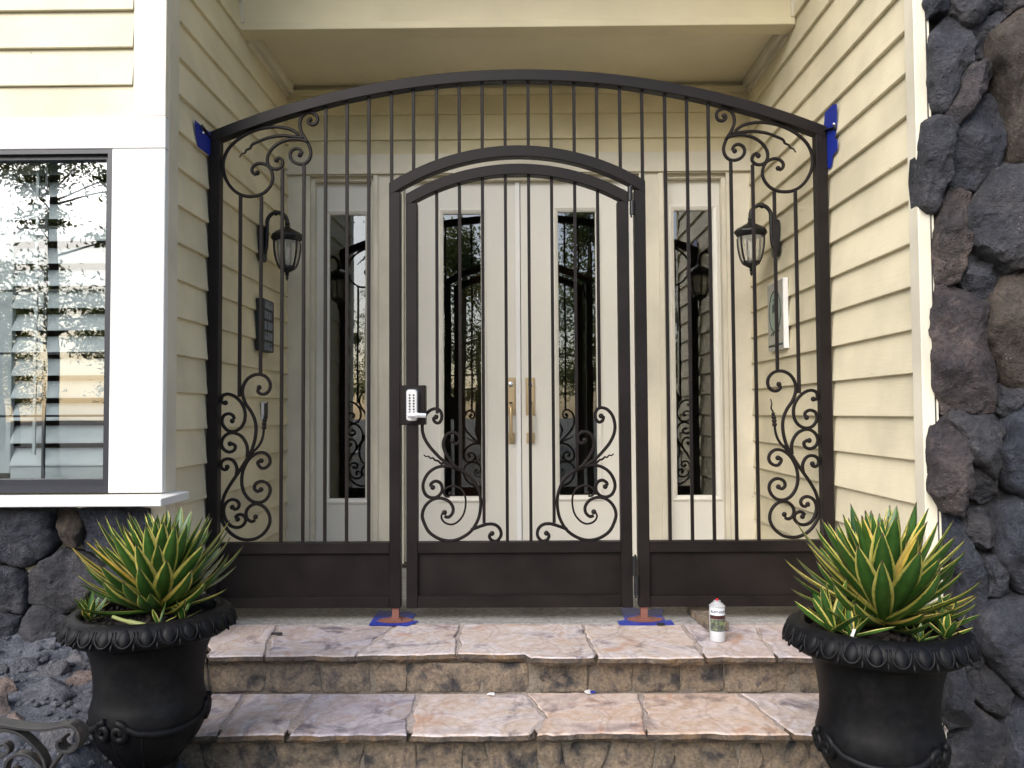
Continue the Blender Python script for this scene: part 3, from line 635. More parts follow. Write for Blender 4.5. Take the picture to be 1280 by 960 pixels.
# ------------------------------------------------------------------ porch floor and stone steps
YE1 = PZ(650, 821, 0).y; YE2 = PZ(650, 917, ZT2).y; YFL = PZ(650, 779, 0).y
kind(mobj('porch_floor', box(XL - .02, XR + .02, YFL + .003, YB + .3, -.3, 0.0), M['concrete'], org=(0, 4, 0)), 'structure')
XS0 = -1.30
core = mobj('front_steps', join(box(XS0, XR + .04, YE1 + .075, YFL, -.333, -.022), box(XS0, XR + .04, YE2 + .075, YE1 + .0745, -.3335, ZT2 - .022)), M['grout'], org=(0, YE1, -.334))
kind(core, 'structure')
M['joint'] = rock('pinkish_joint_mortar', [(.30, .245, .215), (.37, .31, .275), (.42, .36, .32)], 12, .1, .95, .4, .006, False)
mobj('mortar_bed', box(XS0, XR + .04, YE1 + .058, YFL + .0005, -.0215, -.0055), M['joint'], core)
mobj('mortar_bed', box(XS0, XR + .04, YE2 + .058, YE1 + .08, ZT2 - .0215, ZT2 - .0055), M['joint'], core)
def slab(pts, Z, seed, name='flagstone'):
    """flag with broken edges: px outline on plane Z, 30 mm thick, front edges chipped"""
    rnd = random.Random(seed); P = [PZ(x, y, Z) for x, y in pts]; n = len(P); out = []
    c = sum(P, Vector()) / n
    for i in range(n):
        a, b = P[i], P[(i + 1) % n]; k = max(2, int((b - a).length / .028))
        for j in range(k):
            p = a.lerp(b, j / k); nz = noise.noise(p * 8 + V(seed, 0, 0)) * .020 + noise.noise(p * 30 + V(0, seed, 0)) * .009 + noise.noise(p * 75 + V(0, seed, 4)) * .005
            d = (p - c).normalized(); out.append(p + V(d.x, d.y, 0) * nz)
    N = len(out); top = []; v = []; up = rnd.uniform(-.002, .003)
    for lvl, (sc, dz) in enumerate(((1.0, -.034), (1.012, -.020), (1.0, -.005), (.985, 0))):
        for p in out:
            q = c + (p - c) * 1.0; d = V(q.x - c.x, q.y - c.y, 0).normalized()
            off = {0: -.012, 1: .004, 2: -.001, 3: -.008}[lvl] + .012 * noise.noise(q * 26 + V(0, 0, lvl * 3 + seed)) * (lvl < 2)
            v.append(V(q.x, q.y, Z + dz + up + (.0015 * noise.noise(q * 20) if lvl == 3 else 0)) + d * off)
    f = [(l * N + k, l * N + (k + 1) % N, (l + 1) * N + (k + 1) % N, (l + 1) * N + k) for l in range(3) for k in range(N)]
    f += [tuple(range(N))[::-1], tuple(3 * N + k for k in range(N))]
    if sum((v[3 * N + k].x * v[3 * N + (k + 1) % N].y - v[3 * N + (k + 1) % N].x * v[3 * N + k].y) for k in range(N)) < 0: f = [q[::-1] for q in f]
    o = mobj(name, (v, f), M['flag'], core)
    o.data.materials.append(M['flag_edge'])
    for p in o.data.polygons:
        if p.index < 2 * N: p.material_index = 1
    return o
T = [[(150, 781), (250, 781), (258, 820), (120, 820)], [(254, 781), (345, 781), (328, 819), (262, 820)], [(349, 781), (494, 781), (444, 819), (332, 819)], [(498, 781), (574, 781), (569, 817), (448, 819)],
     [(579, 781), (640, 781), (727, 781), (743, 822), (664, 823), (656, 818), (573, 817)], [(731, 781), (852, 781), (880, 822), (747, 823)], [(856, 781), (940, 781), (968, 821), (885, 822)], [(944, 781), (1046, 781), (1108, 820), (973, 821)]]
for i, p in enumerate(T): slab(p, 0.0, 100 + i)
T2 = [[(130, 867), (304, 867), (270, 918), (80, 918)], [(309, 867), (391, 867), (355, 917), (275, 918)], [(397, 867), (520, 867), (508, 918), (361, 919)], [(525, 867), (655, 867), (679, 896), (665, 918), (513, 918)],
      [(659, 867), (798, 867), (806, 917), (671, 919), (684, 897)], [(802, 867), (922, 867), (986, 918), (811, 917)], [(928, 867), (1100, 867), (1160, 918), (993, 918)]]
for i, p in enumerate(T2): slab(p, ZT2, 120 + i)
RX = [140, 200, 264, 331, 403, 464, 509, 600, 662, 674, 735, 790, 851, 905, 998, 1062, 1120, 1190]
for i in range(len(RX) - 1):
    a, b = RX[i] + 2.5, RX[i + 1] - 2.5
    if b - a < 10: continue
    s = random.Random(i).uniform(-5, 5); yr = YE1 + .075
    poly = [PY(x, y, yr) for x, y in ((a, 829), (b + s, 828.5), (b, 863), (a - s * .4, 864), )]
    mobj('riser_stone', stone(poly, (0, -1, 0), .014, 140 + i, 36, .01, .009, 1.05), M['riser'], core, smooth=True)
RX = [60, 130, 205, 258, 300, 350, 425, 455, 520, 580, 610, 672, 705, 760, 818, 845, 920, 955, 1010, 1090, 1180]
for i in range(len(RX) - 1):
    a, b = RX[i] + 2.5, RX[i + 1] - 2.5; s = random.Random(i + 40).uniform(-9, 9); yr = YE2 + .075
    poly = [PY(x, y, yr) for x, y in ((a + s, 928), (b + s * .5, 927), (b - s, 966), (a - s * .4, 967))]
    mobj('riser_stone', stone(poly, (0, -1, 0), .016, 170 + i, 36, .01, .010, 1.05), M['riser'], core, smooth=True)

# ------------------------------------------------------------------ rocky bank left of the steps
def bank_z(x, y):
    t = min(max((y - 1.7) / 1.75, 0), 1); e = min(max((-1.20 - x) / .25, 0), 1); e = e * e * (3 - 2 * e)
    return ZGR + (.16 + .26 * t) * e + (.03 * fbm(V(x * 4, y * 4, 1), 4) + .012 * fbm(V(x * 17, y * 17, 1), 3)) * e - .004
bank = kind(mobj('rock_bank', grid_sheet(-4.6, -1.16, 1.4, YSL + .02, 110, 70, bank_z), M['bank'], org=(-2, 2.5, ZGR), smooth=True), 'structure')
zF = A(5.33, 0, 780)
FB = [[(300, 75), (190, 150), (130, 236), (260, 238), (420, 190), (540, 150), (450, 105)], [(100, 270), (60, 330), (120, 358), (260, 300), (230, 265)], [(320, 292), (200, 350), (160, 428), (350, 398), (470, 330), (400, 290)],
      [(300, 412), (170, 480), (90, 530), (200, 558), (400, 518), (510, 460), (440, 412)], [(500, 322), (420, 390), (520, 438), (690, 440), (690, 312)], [(560, 482), (400, 542), (200, 620), (300, 660), (500, 640), (700, 560), (700, 472)],
      [(-60, 420), (-60, 490), (140, 452), (80, 430)], [(-60, 510), (-60, 640), (80, 600), (60, 522)], [(330, 232), (540, 212), (600, 250), (600, 288), (450, 280)], [(-40, 292), (-60, 400), (60, 398), (50, 302)],
      [(-40, 740), (-40, 880), (60, 900), (230, 850), (130, 722)], [(240, 700), (260, 800), (420, 900), (560, 820), (500, 700)], [(60, 930), (60, 1040), (330, 1040), (300, 910)], [(0, 660), (180, 640), (260, 690), (60, 710)]]
for i, pts in enumerate(FB):
    poly = []
    for x, y in zF(pts):
        d = _ray(x, y); t = 1.6
        while t < 4.2:
            p = CAM + d * t
            if p.z < bank_z(p.x, p.y) or p.y > YSL - .02: break
            t += .01
        poly.append(CAM + d * t)
    c = sum(poly, Vector()) / len(poly); up = V(.05, -.2, 1).normalized()
    poly = [p - up * ((p - c).dot(up)) - up * .02 for p in poly]
    mobj('flat_rock', stone(poly, up, .05 + .012 * (i % 4), 210 + i, 36, .06, .016), M['bank'], bank, smooth=True)
rb = random.Random(8)
vv, ff = [], []
for k in range(900):
    x, y = rb.uniform(-2.3, -1.25), rb.uniform(1.7, 3.4); s = rb.uniform(.006, .02)
    a = ball((x, y, bank_z(x, y) + s * .3), s, 6, 4, (rb.uniform(.6, 1.3), rb.uniform(.6, 1.3), .6)); n = len(vv); vv += a[0]; ff += [tuple(i + n for i in q) for q in a[1]]
kind(mobj('gravel', (vv, ff), M['bank']), 'stuff', 'loose grey stone chips on the rocky bank')

# ================================================================== GATE
G = lambda px, py: PY(px, py, YG)
XC = (G(261.5, 400).x + G(1036, 400).x) / 2
hwO = (G(1036, 400).x - G(261.5, 400).x) / 2          # half width outside
TW, TD = .054, .054                                    # tube face, depth
zBot, zBr, zMb, zMt = G(650, 758).z, G(650, 744.5).z, G(650, 690).z, G(650, 676.5).z
def arc_geom(hw, z_sh, z_ap):
    h = z_ap - z_sh; r = (hw * hw + h * h) / (2 * h); return r, z_ap - r
def arc_bar(hw, z_sh, z_ap, tw, y0, y1, ext=0.0, n=48):
    r, cz = arc_geom(hw, z_sh, z_ap); a0 = math.asin(hw / r)
    v, f = [], []
    for i in range(n + 1):
        a = -a0 + 2 * a0 * i / n; s, c = math.sin(a), math.cos(a)
        # ends are cut vertically so the arch meets the post
        for rr in (r, r - tw):
            x = XC + max(-hw, min(hw, rr * s)) if i in (0, n) else XC + rr * s
            x = XC + (-hw if i == 0 else hw) if i in (0, n) else x
            z = cz + math.sqrt(max(rr * rr - (x - XC) ** 2, 0))
            for y in (y0, y1): v.append(V(x, y, z))
    for i in range(n):
        b = i * 4; f += [(b, b + 4, b + 5, b + 1), (b + 2, b + 3, b + 7, b + 6), (b, b + 2, b + 6, b + 4), (b + 1, b + 5, b + 7, b + 3)]
    f += [(0, 1, 3, 2), (n * 4, n * 4 + 2, n * 4 + 3, n * 4 + 1)]
    return v, f
def arc_z(hw, z_sh, z_ap, x, tw=0):
    r, cz = arc_geom(hw, z_sh, z_ap); return cz + math.sqrt((r - tw) ** 2 - (x - XC) ** 2)
y0, y1 = YG - TD / 2, YG + TD / 2
zsO, zaO = (G(262, 169).z + G(1032, 159).z) / 2, G(645, 89.5).z
xiO = (G(803, 300).x - G(484, 300).x) / 2
zsI, zaI = (G(484, 232).z + G(803, 226).z) / 2, G(644, 183.8).z
hwL = (G(783, 300).x - G(506, 300).x) / 2
zsL, zaL = (G(506, 246).z + G(783, 240).z) / 2, G(644, 206.5).z
gate = empty('gate_surround', (XC, YG, 0), 'dark bronze arched iron screen filling the entry, fixed around the gate door', 'gate frame')
leaf = empty('gate_door', (XC, YG, zBot), 'dark bronze arch-topped iron gate door with keypad lock in the middle of the screen', 'gate')
mobj('arch', arc_bar(hwO, zsO, zaO, TW, y0 - .0015, y1 + .0015), M['iron'], gate, bevel=.003, autos=30)
mobj('arch', arc_bar(xiO, zsI, zaI, TW, y0 - .0015, y1 + .0015, n=36), M['iron'], gate, bevel=.003, autos=30)
for s in (-1, 1):
    xo = XC + s * hwO; mobj('post', box(xo, xo - s * TW, y0, y1, zBot, arc_z(hwO, zsO, zaO, xo - s * .0, TW) + .025), M['iron'], gate, bevel=.003)
    xi = XC + s * xiO; mobj('post', box(xi, xi - s * TW, y0, y1, zBot, arc_z(xiO, zsI, zaI, xi, TW) + .02), M['iron'], gate, bevel=.003)
    a, b = xo - s * TW, xi
    mobj('rail', box(a, b, y0 + .0012, y1 - .0012, zMb, zMt), M['iron'], gate, bevel=.002)
    mobj('rail', box(a, b, y0 + .0012, y1 - .0012, zBot + .0012, zBr), M['iron'], gate, bevel=.002)
    mobj('kick_panel', box(a, b, YG - .004, YG + .004, zBr - .005, zMb + .005), M['iron'], gate)
    mobj('foot', box(xi - s * .012, xi - s * .044, YG - .016, YG + .016, 0.0, zBot + .001), M['primer'], gate)
    mobj('foot', box(xo - s * .012, xo - s * .044, YG - .016, YG + .016, 0.0, zBot + .001), M['iron'], gate)
    q0, q1 = (V(xo - s * .004, y0 + .004, G(262, 176).z), PX(253, 159, XL + .03)) if s < 0 else (V(xo - s * .004, y0 + .004, G(1032, 165).z), PX(1043.5, 159, XR - .03))
    mobj('wall_bracket', join(tube([q0, q1], .011, 4, 1, .6), ball(q1, .013, 8, 5, (.5, 1, 1))), M['black_metal'], gate)
    mobj('bolt', ball(q1 + V(-s * .008, -.01, -.03 if s < 0 else .012), .007, 8, 6), M['steel_bright'], gate, smooth=True)
# door leaf frame
mobj('arch', arc_bar(hwL, zsL, zaL, TW - .002, y0 - .001, y1 + .001, n=36), M['iron'], leaf, bevel=.003, autos=30)
for s in (-1, 1):
    xo = XC + s * hwL; mobj('stile', box(xo, xo - s * TW, y0 + .0003, y1 - .0003, zBot - .002, arc_z(hwL, zsL, zaL, xo, TW) + .02), M['iron'], leaf, bevel=.003)
a, b = XC - hwL + TW, XC + hwL - TW
mobj('rail', box(a, b, y0 + .0015, y1 - .0015, zMb, zMt), M['iron'], leaf, bevel=.002)
mobj('rail', box(a, b, y0 + .0015, y1 - .0015, zBot, zBr), M['iron'], leaf, bevel=.002)
mobj('kick_panel', box(a, b, YG - .004, YG + .004, zBr - .005, zMb + .005), M['iron'], leaf)
mobj('panel_lip', box(a, b, YG - .02, YG - .0045, zBr + .0002, zBr + .006), M['iron'], leaf)
# bars
BW = .0075
def bar(x, z0, z1, parent): return mobj('bar', box(x - BW, x + BW, YG - BW, YG + BW, z0, z1), M['iron'], parent, bevel=.0015)
def GX(px, py): return G(px, py).x - XC
xb = [abs(GX(p, 240)) for p in (628.6, 600, 571, 542.8, 513.8)]
xb2 = [abs(GX(p, 240)) for p in (657.6, 686.3, 715, 743.7, 772.4)]
xb = [(a + b) / 2 for a, b in zip(xb, xb2)]
xp = [(abs(GX(l, 350)) + abs(GX(r_, 350))) / 2 for l, r_ in ((458.5, 831), (431.5, 859), (405, 886.5), (378.3, 914.5), (351.5, 942), (325, 968.5), (300, 996))]
def topO(x): return arc_z(hwO, zsO, zaO, x, TW) + .012
for s in (-1, 1):
    for k, d in enumerate(xb):
        x = XC + s * d; bar(x, arc_z(xiO, zsI, zaI, x) - .01, topO(x), gate)
    for k, d in enumerate(xb[:4]):
        x = XC + s * d; zlow = [zMt - .005, G(600, 654).z, G(573, 586).z, G(543, 512).z if s > 0 else G(543, 517).z][k]
        bar(x, zlow, arc_z(hwL, zsL, zaL, x, TW) + .012, leaf)
    for k, d in enumerate(xp):
        x = XC + s * d
        zt = [topO(x)] * 3 + [G(378, 206).z, G(351, 211).z, G(325, 245).z, G(300, 244).z]
        zl_ = [zMt - .005] * 5 + [G(325, 468).z, G(300, 496).z]
        bar(x, zl_[k], zt[k], gate)
    x = XC + s * xiO - s * BW * 1.3; bar(x + s * .001, arc_z(xiO, zsI, zaI, x) - .02, topO(x), gate)
# scrolls, traced on the left (or right for the door) and mirrored
def scroll(conv, pts, parent, mirror, r=.0082, balls=(), br=.0125, taper=None, extra=None):
    vf = []
    P = [G(*conv([p])[0]) for p in pts]
    if mirror: P = [V(2 * XC - p.x, p.y, p.z) for p in P]
    c = catmull(P, 5); rr = r
    if taper: rr = [r + (taper - r) * (i / (len(c) - 1)) ** 1.5 for i in range(len(c))]
    vf.append(tube(c, rr, 8, 1.0, 1.0, ref=(0, 1, 0), rot=math.pi / 8))
    for b in balls:
        p = G(*conv([b])[0]); x = 2 * XC - p.x if mirror else p.x; vf.append(ball((x, p.y, p.z), br, 10, 7, (1, .8, 1)))
    if extra: vf += extra(mirror)
    return mobj('scroll', join(*vf), M['iron'], parent, autos=40)
kU, kL3, kL4, kD = A(8, 270, 130), A(8, 265, 455), A(8, 265, 560), A(5.333, 665, 500)
UP = [([(830, 310), (770, 265), (690, 240), (600, 230), (500, 238), (400, 262), (310, 300), (220, 355), (140, 430), (95, 505), (75, 580), (75, 660), (95, 740), (140, 820), (200, 880), (270, 915), (340, 925), (420, 915), (490, 880), (540, 825), (568, 755), (560, 685), (530, 630), (480, 600), (425, 595), (380, 618), (360, 655), (370, 690), (400, 708)], [(413, 690)]),
      ([(930, 158), (922, 175), (935, 198), (965, 209), (1000, 195), (1017, 155), (1003, 113), (955, 88), (905, 92), (860, 128), (840, 190), (845, 250), (870, 310), (905, 365), (935, 425), (950, 490), (935, 550), (900, 590), (850, 602), (795, 590), (755, 555), (742, 510), (755, 470), (790, 447), (830, 450), (856, 475), (858, 500)], [(940, 158), (840, 510)]),
      ([(930, 400), (900, 372), (840, 355), (760, 352), (680, 370), (610, 405), (555, 455), (520, 515), (515, 580), (540, 630), (590, 652), (640, 640), (668, 605), (660, 560), (630, 540), (610, 548)], [(607, 562)])]
LO = [(kL3, [(465, 245), (462, 280), (505, 303), (555, 285), (582, 235), (575, 175), (535, 125), (480, 105), (420, 110), (360, 145), (320, 205), (305, 270), (315, 340), (345, 410), (390, 475), (425, 550), (440, 630), (435, 720), (415, 810), (385, 890), (355, 940), (300, 1030), (240, 1120), (180, 1210), (130, 1300), (105, 1380), (95, 1470), (100, 1560), (150, 1650), (210, 1710), (290, 1750), (370, 1758), (450, 1740), (520, 1690), (565, 1625), (580, 1560), (565, 1490), (520, 1430), (460, 1400), (400, 1410), (355, 1450), (340, 1500), (355, 1550), (395, 1575), (430, 1562)], [(472, 235), (435, 1530)]),
      (kL3, [(120, 395), (98, 378), (95, 350), (110, 315), (160, 300), (220, 320), (280, 370), (320, 440), (332, 510), (322, 580), (285, 640), (225, 672), (160, 665), (115, 620), (100, 565), (120, 515), (170, 497), (212, 518), (222, 555)], [(135, 388), (203, 570)]),
      (kL3, [(195, 795), (230, 815), (230, 845), (210, 870), (165, 880), (115, 850), (95, 795), (115, 735), (165, 695), (225, 690), (290, 720), (335, 780), (355, 850), (350, 930)], [(180, 798)]),
      (kL4, [(160, 205), (125, 218), (95, 195), (92, 150), (120, 118), (165, 108), (210, 125), (240, 170), (250, 220), (240, 285)], [(152, 190)]),
      (kL4, [(478, 125), (458, 150), (485, 195), (525, 200), (565, 175), (582, 130), (565, 80), (520, 48), (465, 48), (410, 75), (360, 125), (320, 200), (300, 280), (300, 370), (325, 450), (375, 515), (440, 545), (510, 535), (560, 490), (582, 430), (570, 375), (530, 340), (480, 335), (435, 360), (425, 405), (450, 432), (480, 430)], [(492, 127), (490, 415)]),
      (kL4, [(215, 612), (255, 605), (272, 565), (250, 528), (200, 515), (150, 540), (122, 590), (118, 650), (140, 720), (185, 775), (245, 795), (300, 780), (335, 735), (330, 690), (290, 665), (250, 675), (235, 700)], [(203, 592), (256, 712)])]
DR = [([(450, 112), (476, 114), (468, 139), (444, 147), (425, 125), (422, 90), (436, 62), (465, 51), (505, 66), (538, 108), (553, 170), (545, 230), (515, 290), (470, 345), (425, 390), (370, 430), (310, 462)], [(460, 106)], .0082),
      ([(345, 283), (322, 287), (305, 262), (312, 230), (345, 211), (385, 222), (408, 258), (414, 300), (400, 345), (370, 395), (335, 440), (290, 470)], [(352, 268)], .0082),
      ([(340, 445), (280, 475), (235, 510), (198, 560), (175, 620), (168, 680), (175, 750), (195, 810), (235, 870), (290, 910), (350, 932), (410, 932), (470, 910), (520, 870), (550, 810), (560, 760), (545, 710), (510, 670), (465, 650), (420, 652), (380, 672), (355, 710), (358, 750), (385, 776), (412, 770)], [(412, 745)], .0082),
      ([(425, 750), (433, 772), (425, 797), (400, 818), (360, 825), (320, 805), (285, 760), (270, 700), (272, 640), (295, 595), (335, 572), (375, 572), (405, 590), (415, 615), (400, 638), (375, 640)], [(371, 620)], .0050),
      ([(330, 455), (370, 438), (420, 435), (470, 448), (515, 480), (545, 530), (553, 580), (535, 625), (500, 645), (460, 640), (430, 610), (425, 575), (440, 545), (470, 535), (497, 550), (500, 570)], [(488, 577)], .0082),
      ([(235, 862), (170, 838), (120, 825), (75, 830), (45, 855), (35, 890), (45, 920), (70, 940), (100, 932), (113, 910), (108, 890)], [(96, 888)], .0082)]
for mir in (False, True):
    for pts, bl in UP: scroll(kU, pts, gate, mir, balls=bl)
    scroll(kU, [(870, 335), (770, 325), (680, 318), (590, 325), (500, 345), (420, 378), (372, 400), (352, 420), (345, 440), (325, 452), (305, 460), (295, 480), (285, 492), (260, 500), (235, 535)], gate, mir, taper=.003)
    for kk, pts, bl in LO: scroll(kk, pts, gate, mir, balls=bl)
    def beads(m_):
        out = []
        for x, y, r in ((520, 635, 24), (523, 598, 24), (527, 562, 23), (532, 530, 19)):
            p = G(*kL3([(x, y)])[0]); out.append(ball((2 * XC - p.x if m_ else p.x, YG, p.z), r / 8 / 260 * 1.05, 10, 7))
        return out
    scroll(kL3, [(385, 900), (450, 840), (490, 780), (512, 710), (520, 635), (527, 562), (535, 510), (552, 470), (545, 430), (556, 380)], gate, mir, r=.0068, taper=.0025, extra=beads)
for mir in (False, True):
    for k, (pts, bl, r) in enumerate(DR):
        scroll(kD, pts, leaf, mir, r, bl, .0125 if r > .006 else .010)
    scroll(kD, [(380, 425), (410, 412), (430, 418), (450, 400), (470, 395), (485, 380), (500, 382), (515, 368), (530, 370), (545, 358)], leaf, mir, r=.006, taper=.0028)
# hinges and keypad lock
for pa, pb in ((236, 270), (694, 742)):
    a, b = G(784, pa), G(790, pb); xh = XC + hwL
    zm = (a.z + b.z) / 2
    mobj('hinge', join(tube([V(xh + .007, y0 - .004, zm + .001), V(xh + .007, y0 - .004, a.z)], .012, 12), tube([V(xh + .016, y0 - .004, b.z), V(xh + .016, y0 - .004, zm - .001)], .012, 12), tube([V(xh + .0115, y0 - .004, b.z - .014), V(xh + .0115, y0 - .004, a.z + .008)], .005, 8)), M['black_metal'], leaf, autos=40)
la, lb = G(501, 482), G(532.5, 531)
mobj('lock_box', box(la.x, lb.x, y0 - .006, y1 + .006, lb.z, la.z), M['iron'], leaf, bevel=.003)
mobj('strike_plate', box(G(497.5, 480).x, G(500.5, 480).x, y0 - .004, y1 + .002, lb.z - .003, la.z + .003), M['iron'], gate)
ka, kb = G(510, 487.5), G(523.5, 526)
yk = y0 - .006
def rounded(x0, x1, z0, z1, r, y0_, y1_, n=6):
    pts = []
    for cx, cz, a0 in ((x1 - r, z1 - r, 0), (x0 + r, z1 - r, 90), (x0 + r, z0 + r, 180), (x1 - r, z0 + r, 270)):
        for i in range(n + 1): a = R(a0 + 90 * i / n); pts.append(V(cx + r * math.cos(a), y1_, cz + r * math.sin(a)))
    return prism(pts, (0, -1, 0), y1_ - y0_)
lk = mobj('keypad_lock', rounded(ka.x, kb.x, kb.z, ka.z, .014, yk - .03, yk - .0002), M['steel'], leaf, bevel=.004, seg=2, autos=40)
mobj('gasket', rounded(ka.x - .006, kb.x + .006, kb.z - .006, ka.z + .006, .018, yk - .004, yk - .0001), M['win_frame'], leaf)
vf = []
for i in range(7):
    for j in (-1, 1):
        z = ka.z - .026 - i * .0135; x = (ka.x + kb.x) / 2 + j * .0095
        v, f = lathe((0, 0, 0), [(.0042, 0), (.0042, .003), (.0032, .004)], 10); vf.append(([V(x + p[0], yk - .0302 - p[2], z + p[1]) for p in v], f))
mobj('keypad_button', join(*vf), M['brass_dark'], lk)
lz = G(512, 519).z; xk = (ka.x + kb.x) / 2
mobj('lever', join(tube([V(xk, yk - .028, lz), V(xk, yk - .055, lz)], .013, 12), tube(catmull([V(xk - .012, yk - .055, lz), V(xk + .03, yk - .057, lz), V(G(535, 520).x, yk - .052, lz - .002)], 5), [.0125] * 6 + [.011] * 5, 10, .65, 1.0, ref=(0, 1, 0))), M['steel'], lk, autos=40)

# ================================================================== THINGS
# ------------------------------------------------------------------ wall lanterns
def water_glass():
    m, t, b, o = nodes('seeded_lantern_glass'); b.inputs['Base Color'].default_value = (.9, .88, .8, 1); b.inputs['Roughness'].default_value = .08
    b.inputs['Transmission Weight'].default_value = .0
    tr = t.nodes.new('ShaderNodeBsdfTransparent'); tr.inputs[0].default_value = (.92, .90, .84, 1); mx = t.nodes.new('ShaderNodeMixShader'); mx.inputs[0].default_value = .32
    mp = coords(t, (1, 1, 1), False); n = noise_n(t, mp, 45, 3, .5, 1.5); bump(t, b, n.outputs[0], 1.0, .02)
    t.links.new(tr.outputs[0], mx.inputs[1]); t.links.new(b.outputs[0], mx.inputs[2]); t.links.new(mx.outputs[0], o.inputs[0]); return m
M['lamp_glass'] = water_glass()
def sconce(s, Xw, Y, z_arm, z_eave, z_tip, label):
    """s = +1 on the left wall (arm reaches towards +X)"""
    xp_ = Xw + s * .017; xl = Xw + s * .175; h = z_eave
    e = empty('wall_lantern', (xp_, Y, h), label, 'wall lamp', 'pair of carriage lanterns on the side walls')
    pl_ = [V(xp_, Y + .05 * math.cos(a), h - .045 + .10 * math.sin(a) * (1 if abs(math.sin(a)) > 0 else 1)) for a in [2 * math.pi * i / 24 for i in range(24)]]
    pl_ = [V(xp_, Y + max(-.048, min(.048, .062 * math.cos(2 * math.pi * i / 24))), h - .04 + max(-.105, min(.105, .125 * math.sin(2 * math.pi * i / 24)))) for i in range(24)]
    mobj('back_plate', prism(pl_, (s, 0, 0), .028), M['black_metal'], e, bevel=.006, seg=2, autos=40)
    ra = .062; zc_ = z_arm - ra
    path = [V(xp_ + s * .02, Y, h - .10), V(xp_ + s * .035, Y, h - .06), V(xp_ + s * .04, Y, zc_ - .02)] + [V((xp_ + s * .04 + xl) / 2 - s * ((xl - xp_ - s * .04) * s / 2) * math.cos(math.pi * i / 10), Y, zc_ + ra * math.sin(math.pi * i / 10)) for i in range(0, 11)] + [V(xl, Y, h + .05)]
    arm = mobj('arm', join(tube(catmull(path, 4), .0115, 10), ball((xp_ + s * .09, Y, z_arm - .002), .017, 10, 7), ball((xl, Y, h + .075), .016, 10, 7), ball((xl, Y, h + .055), .013, 10, 7)), M['black_metal'], e, smooth=True)
    H = z_eave - z_tip; c = V(xl, Y, h)
    roof = mobj('lantern_roof', lathe(c, [(.0, .066), (.014, .064), (.020, .052), (.045, .038), (.075, .022), (.094, .006), (.097, -.004), (.090, -.014), (.080, -.026), (.070, -.032), (.0, -.034)], 8), M['black_metal'], e, autos=25)
    prof = [(.074, -.03), (.073, -.07), (.068, -.11), (.058, -.15), (.046, -.178)]
    mobj('glass_shade', (lambda vf: (vf[0], vf[1][:-2]))(lathe(c, prof, 24)), M['lamp_glass'], e, smooth=True)
    for k in range(6):
        a = 2 * math.pi * (k + .5) / 6
        mobj('rib', tube(catmull([c + V((r + .002) * math.cos(a), (r + .002) * math.sin(a), z) for r, z in prof], 4), .0062, 6), M['black_metal'], e, smooth=True)
    z2 = -H
    mobj('finial', lathe(c, [(.0, -.17), (.05, -.172), (.050, -.186), (.034, -.196), (.014, -.208), (.008, -.214), (.013, -.222), (.006, -.23), (.009, -.238), (.004, z2 - .002), (.0, z2 - .006)], 14), M['black_metal'], e, autos=35)
    mobj('candle_tube', join(tube([c + V(0, 0, -.16), c + V(0, 0, -.09)], .012, 10), ball(c + V(0, 0, -.07), .014, 10, 7, (1, 1, 1.8))), M['white_plastic'], e, smooth=True)
Ys = 4.60
sconce(1, XL, Ys, PY(345, 265.5, Ys).z, PY(355, 296, Ys).z, PY(361, 350, Ys).z, 'black carriage lantern with seeded glass on the left side wall above the word plaque')
sconce(-1, XR, Ys, PY(955, 256.5, Ys).z, PY(942, 290, Ys).z, PY(936, 344, Ys).z, 'black carriage lantern with seeded glass on the right side wall above the picture plaque')
# ------------------------------------------------------------------ plaques and doorbell
fx = XL + .062
ya, yb_ = PX(329, 400, fx).y, PX(342.5, 400, fx).y
zt, zbm = PX(329, 372, fx).z, PX(329, 438, fx).z
e = empty('word_plaque', (XL + .02, ya, zbm), 'black box plaque with five rows of pale lettering on the left side wall', 'sign')
mobj('board', box(XL + .019, fx, ya, yb_, zbm, zt), flat('black_plaque_wood', (.012, .013, .015), .5), e, bevel=.003)
chalk = flat('pale_grey_lettering', (.22, .25, .29), .7); rl = random.Random(3); H5 = (zt - zbm) / 5
for r_ in range(5):
    z1_, z0_ = zt - H5 * r_ - H5 * .16, zt - H5 * (r_ + 1) + H5 * .10; vf = []
    n = (5, 4, 5, 5, 4)[r_]; wch = (yb_ - ya - .05) / n
    for k in range(n):
        yy = ya + .025 + wch * k; ww = wch * .74; st = rl.choice(['|', '[', 'o', 'n', 'H'])
        w_ = .011
        vf.append(box(fx + .0004, fx + .0016, yy, yy + w_, z0_, z1_))
        if st != '|': vf.append(box(fx + .0004, fx + .0016, yy + ww - w_, yy + ww, z0_, z1_ if st != '[' else z0_ + .02))
        if st in 'o[n': vf.append(box(fx + .0004, fx + .0014, yy + w_ + .0001, yy + ww - w_ - .0001, z1_ - w_, z1_))
        if st in 'o[': vf.append(box(fx + .0004, fx + .0014, yy + w_ + .0001, yy + ww - w_ - .0001, z0_, z0_ + w_))
        if st == 'H': vf.append(box(fx + .0004, fx + .0014, yy + w_ + .0001, yy + ww - w_ - .0001, (z0_ + z1_) / 2 - .005, (z0_ + z1_) / 2 + .005))
    mobj('lettering', join(*vf), chalk, e)
fx = XR - .05
ya, yb_ = PX(979, 400, fx).y, PX(959.5, 400, fx).y
zt, zbm = PX(979, 346, fx).z, PX(984, 434, fx).z
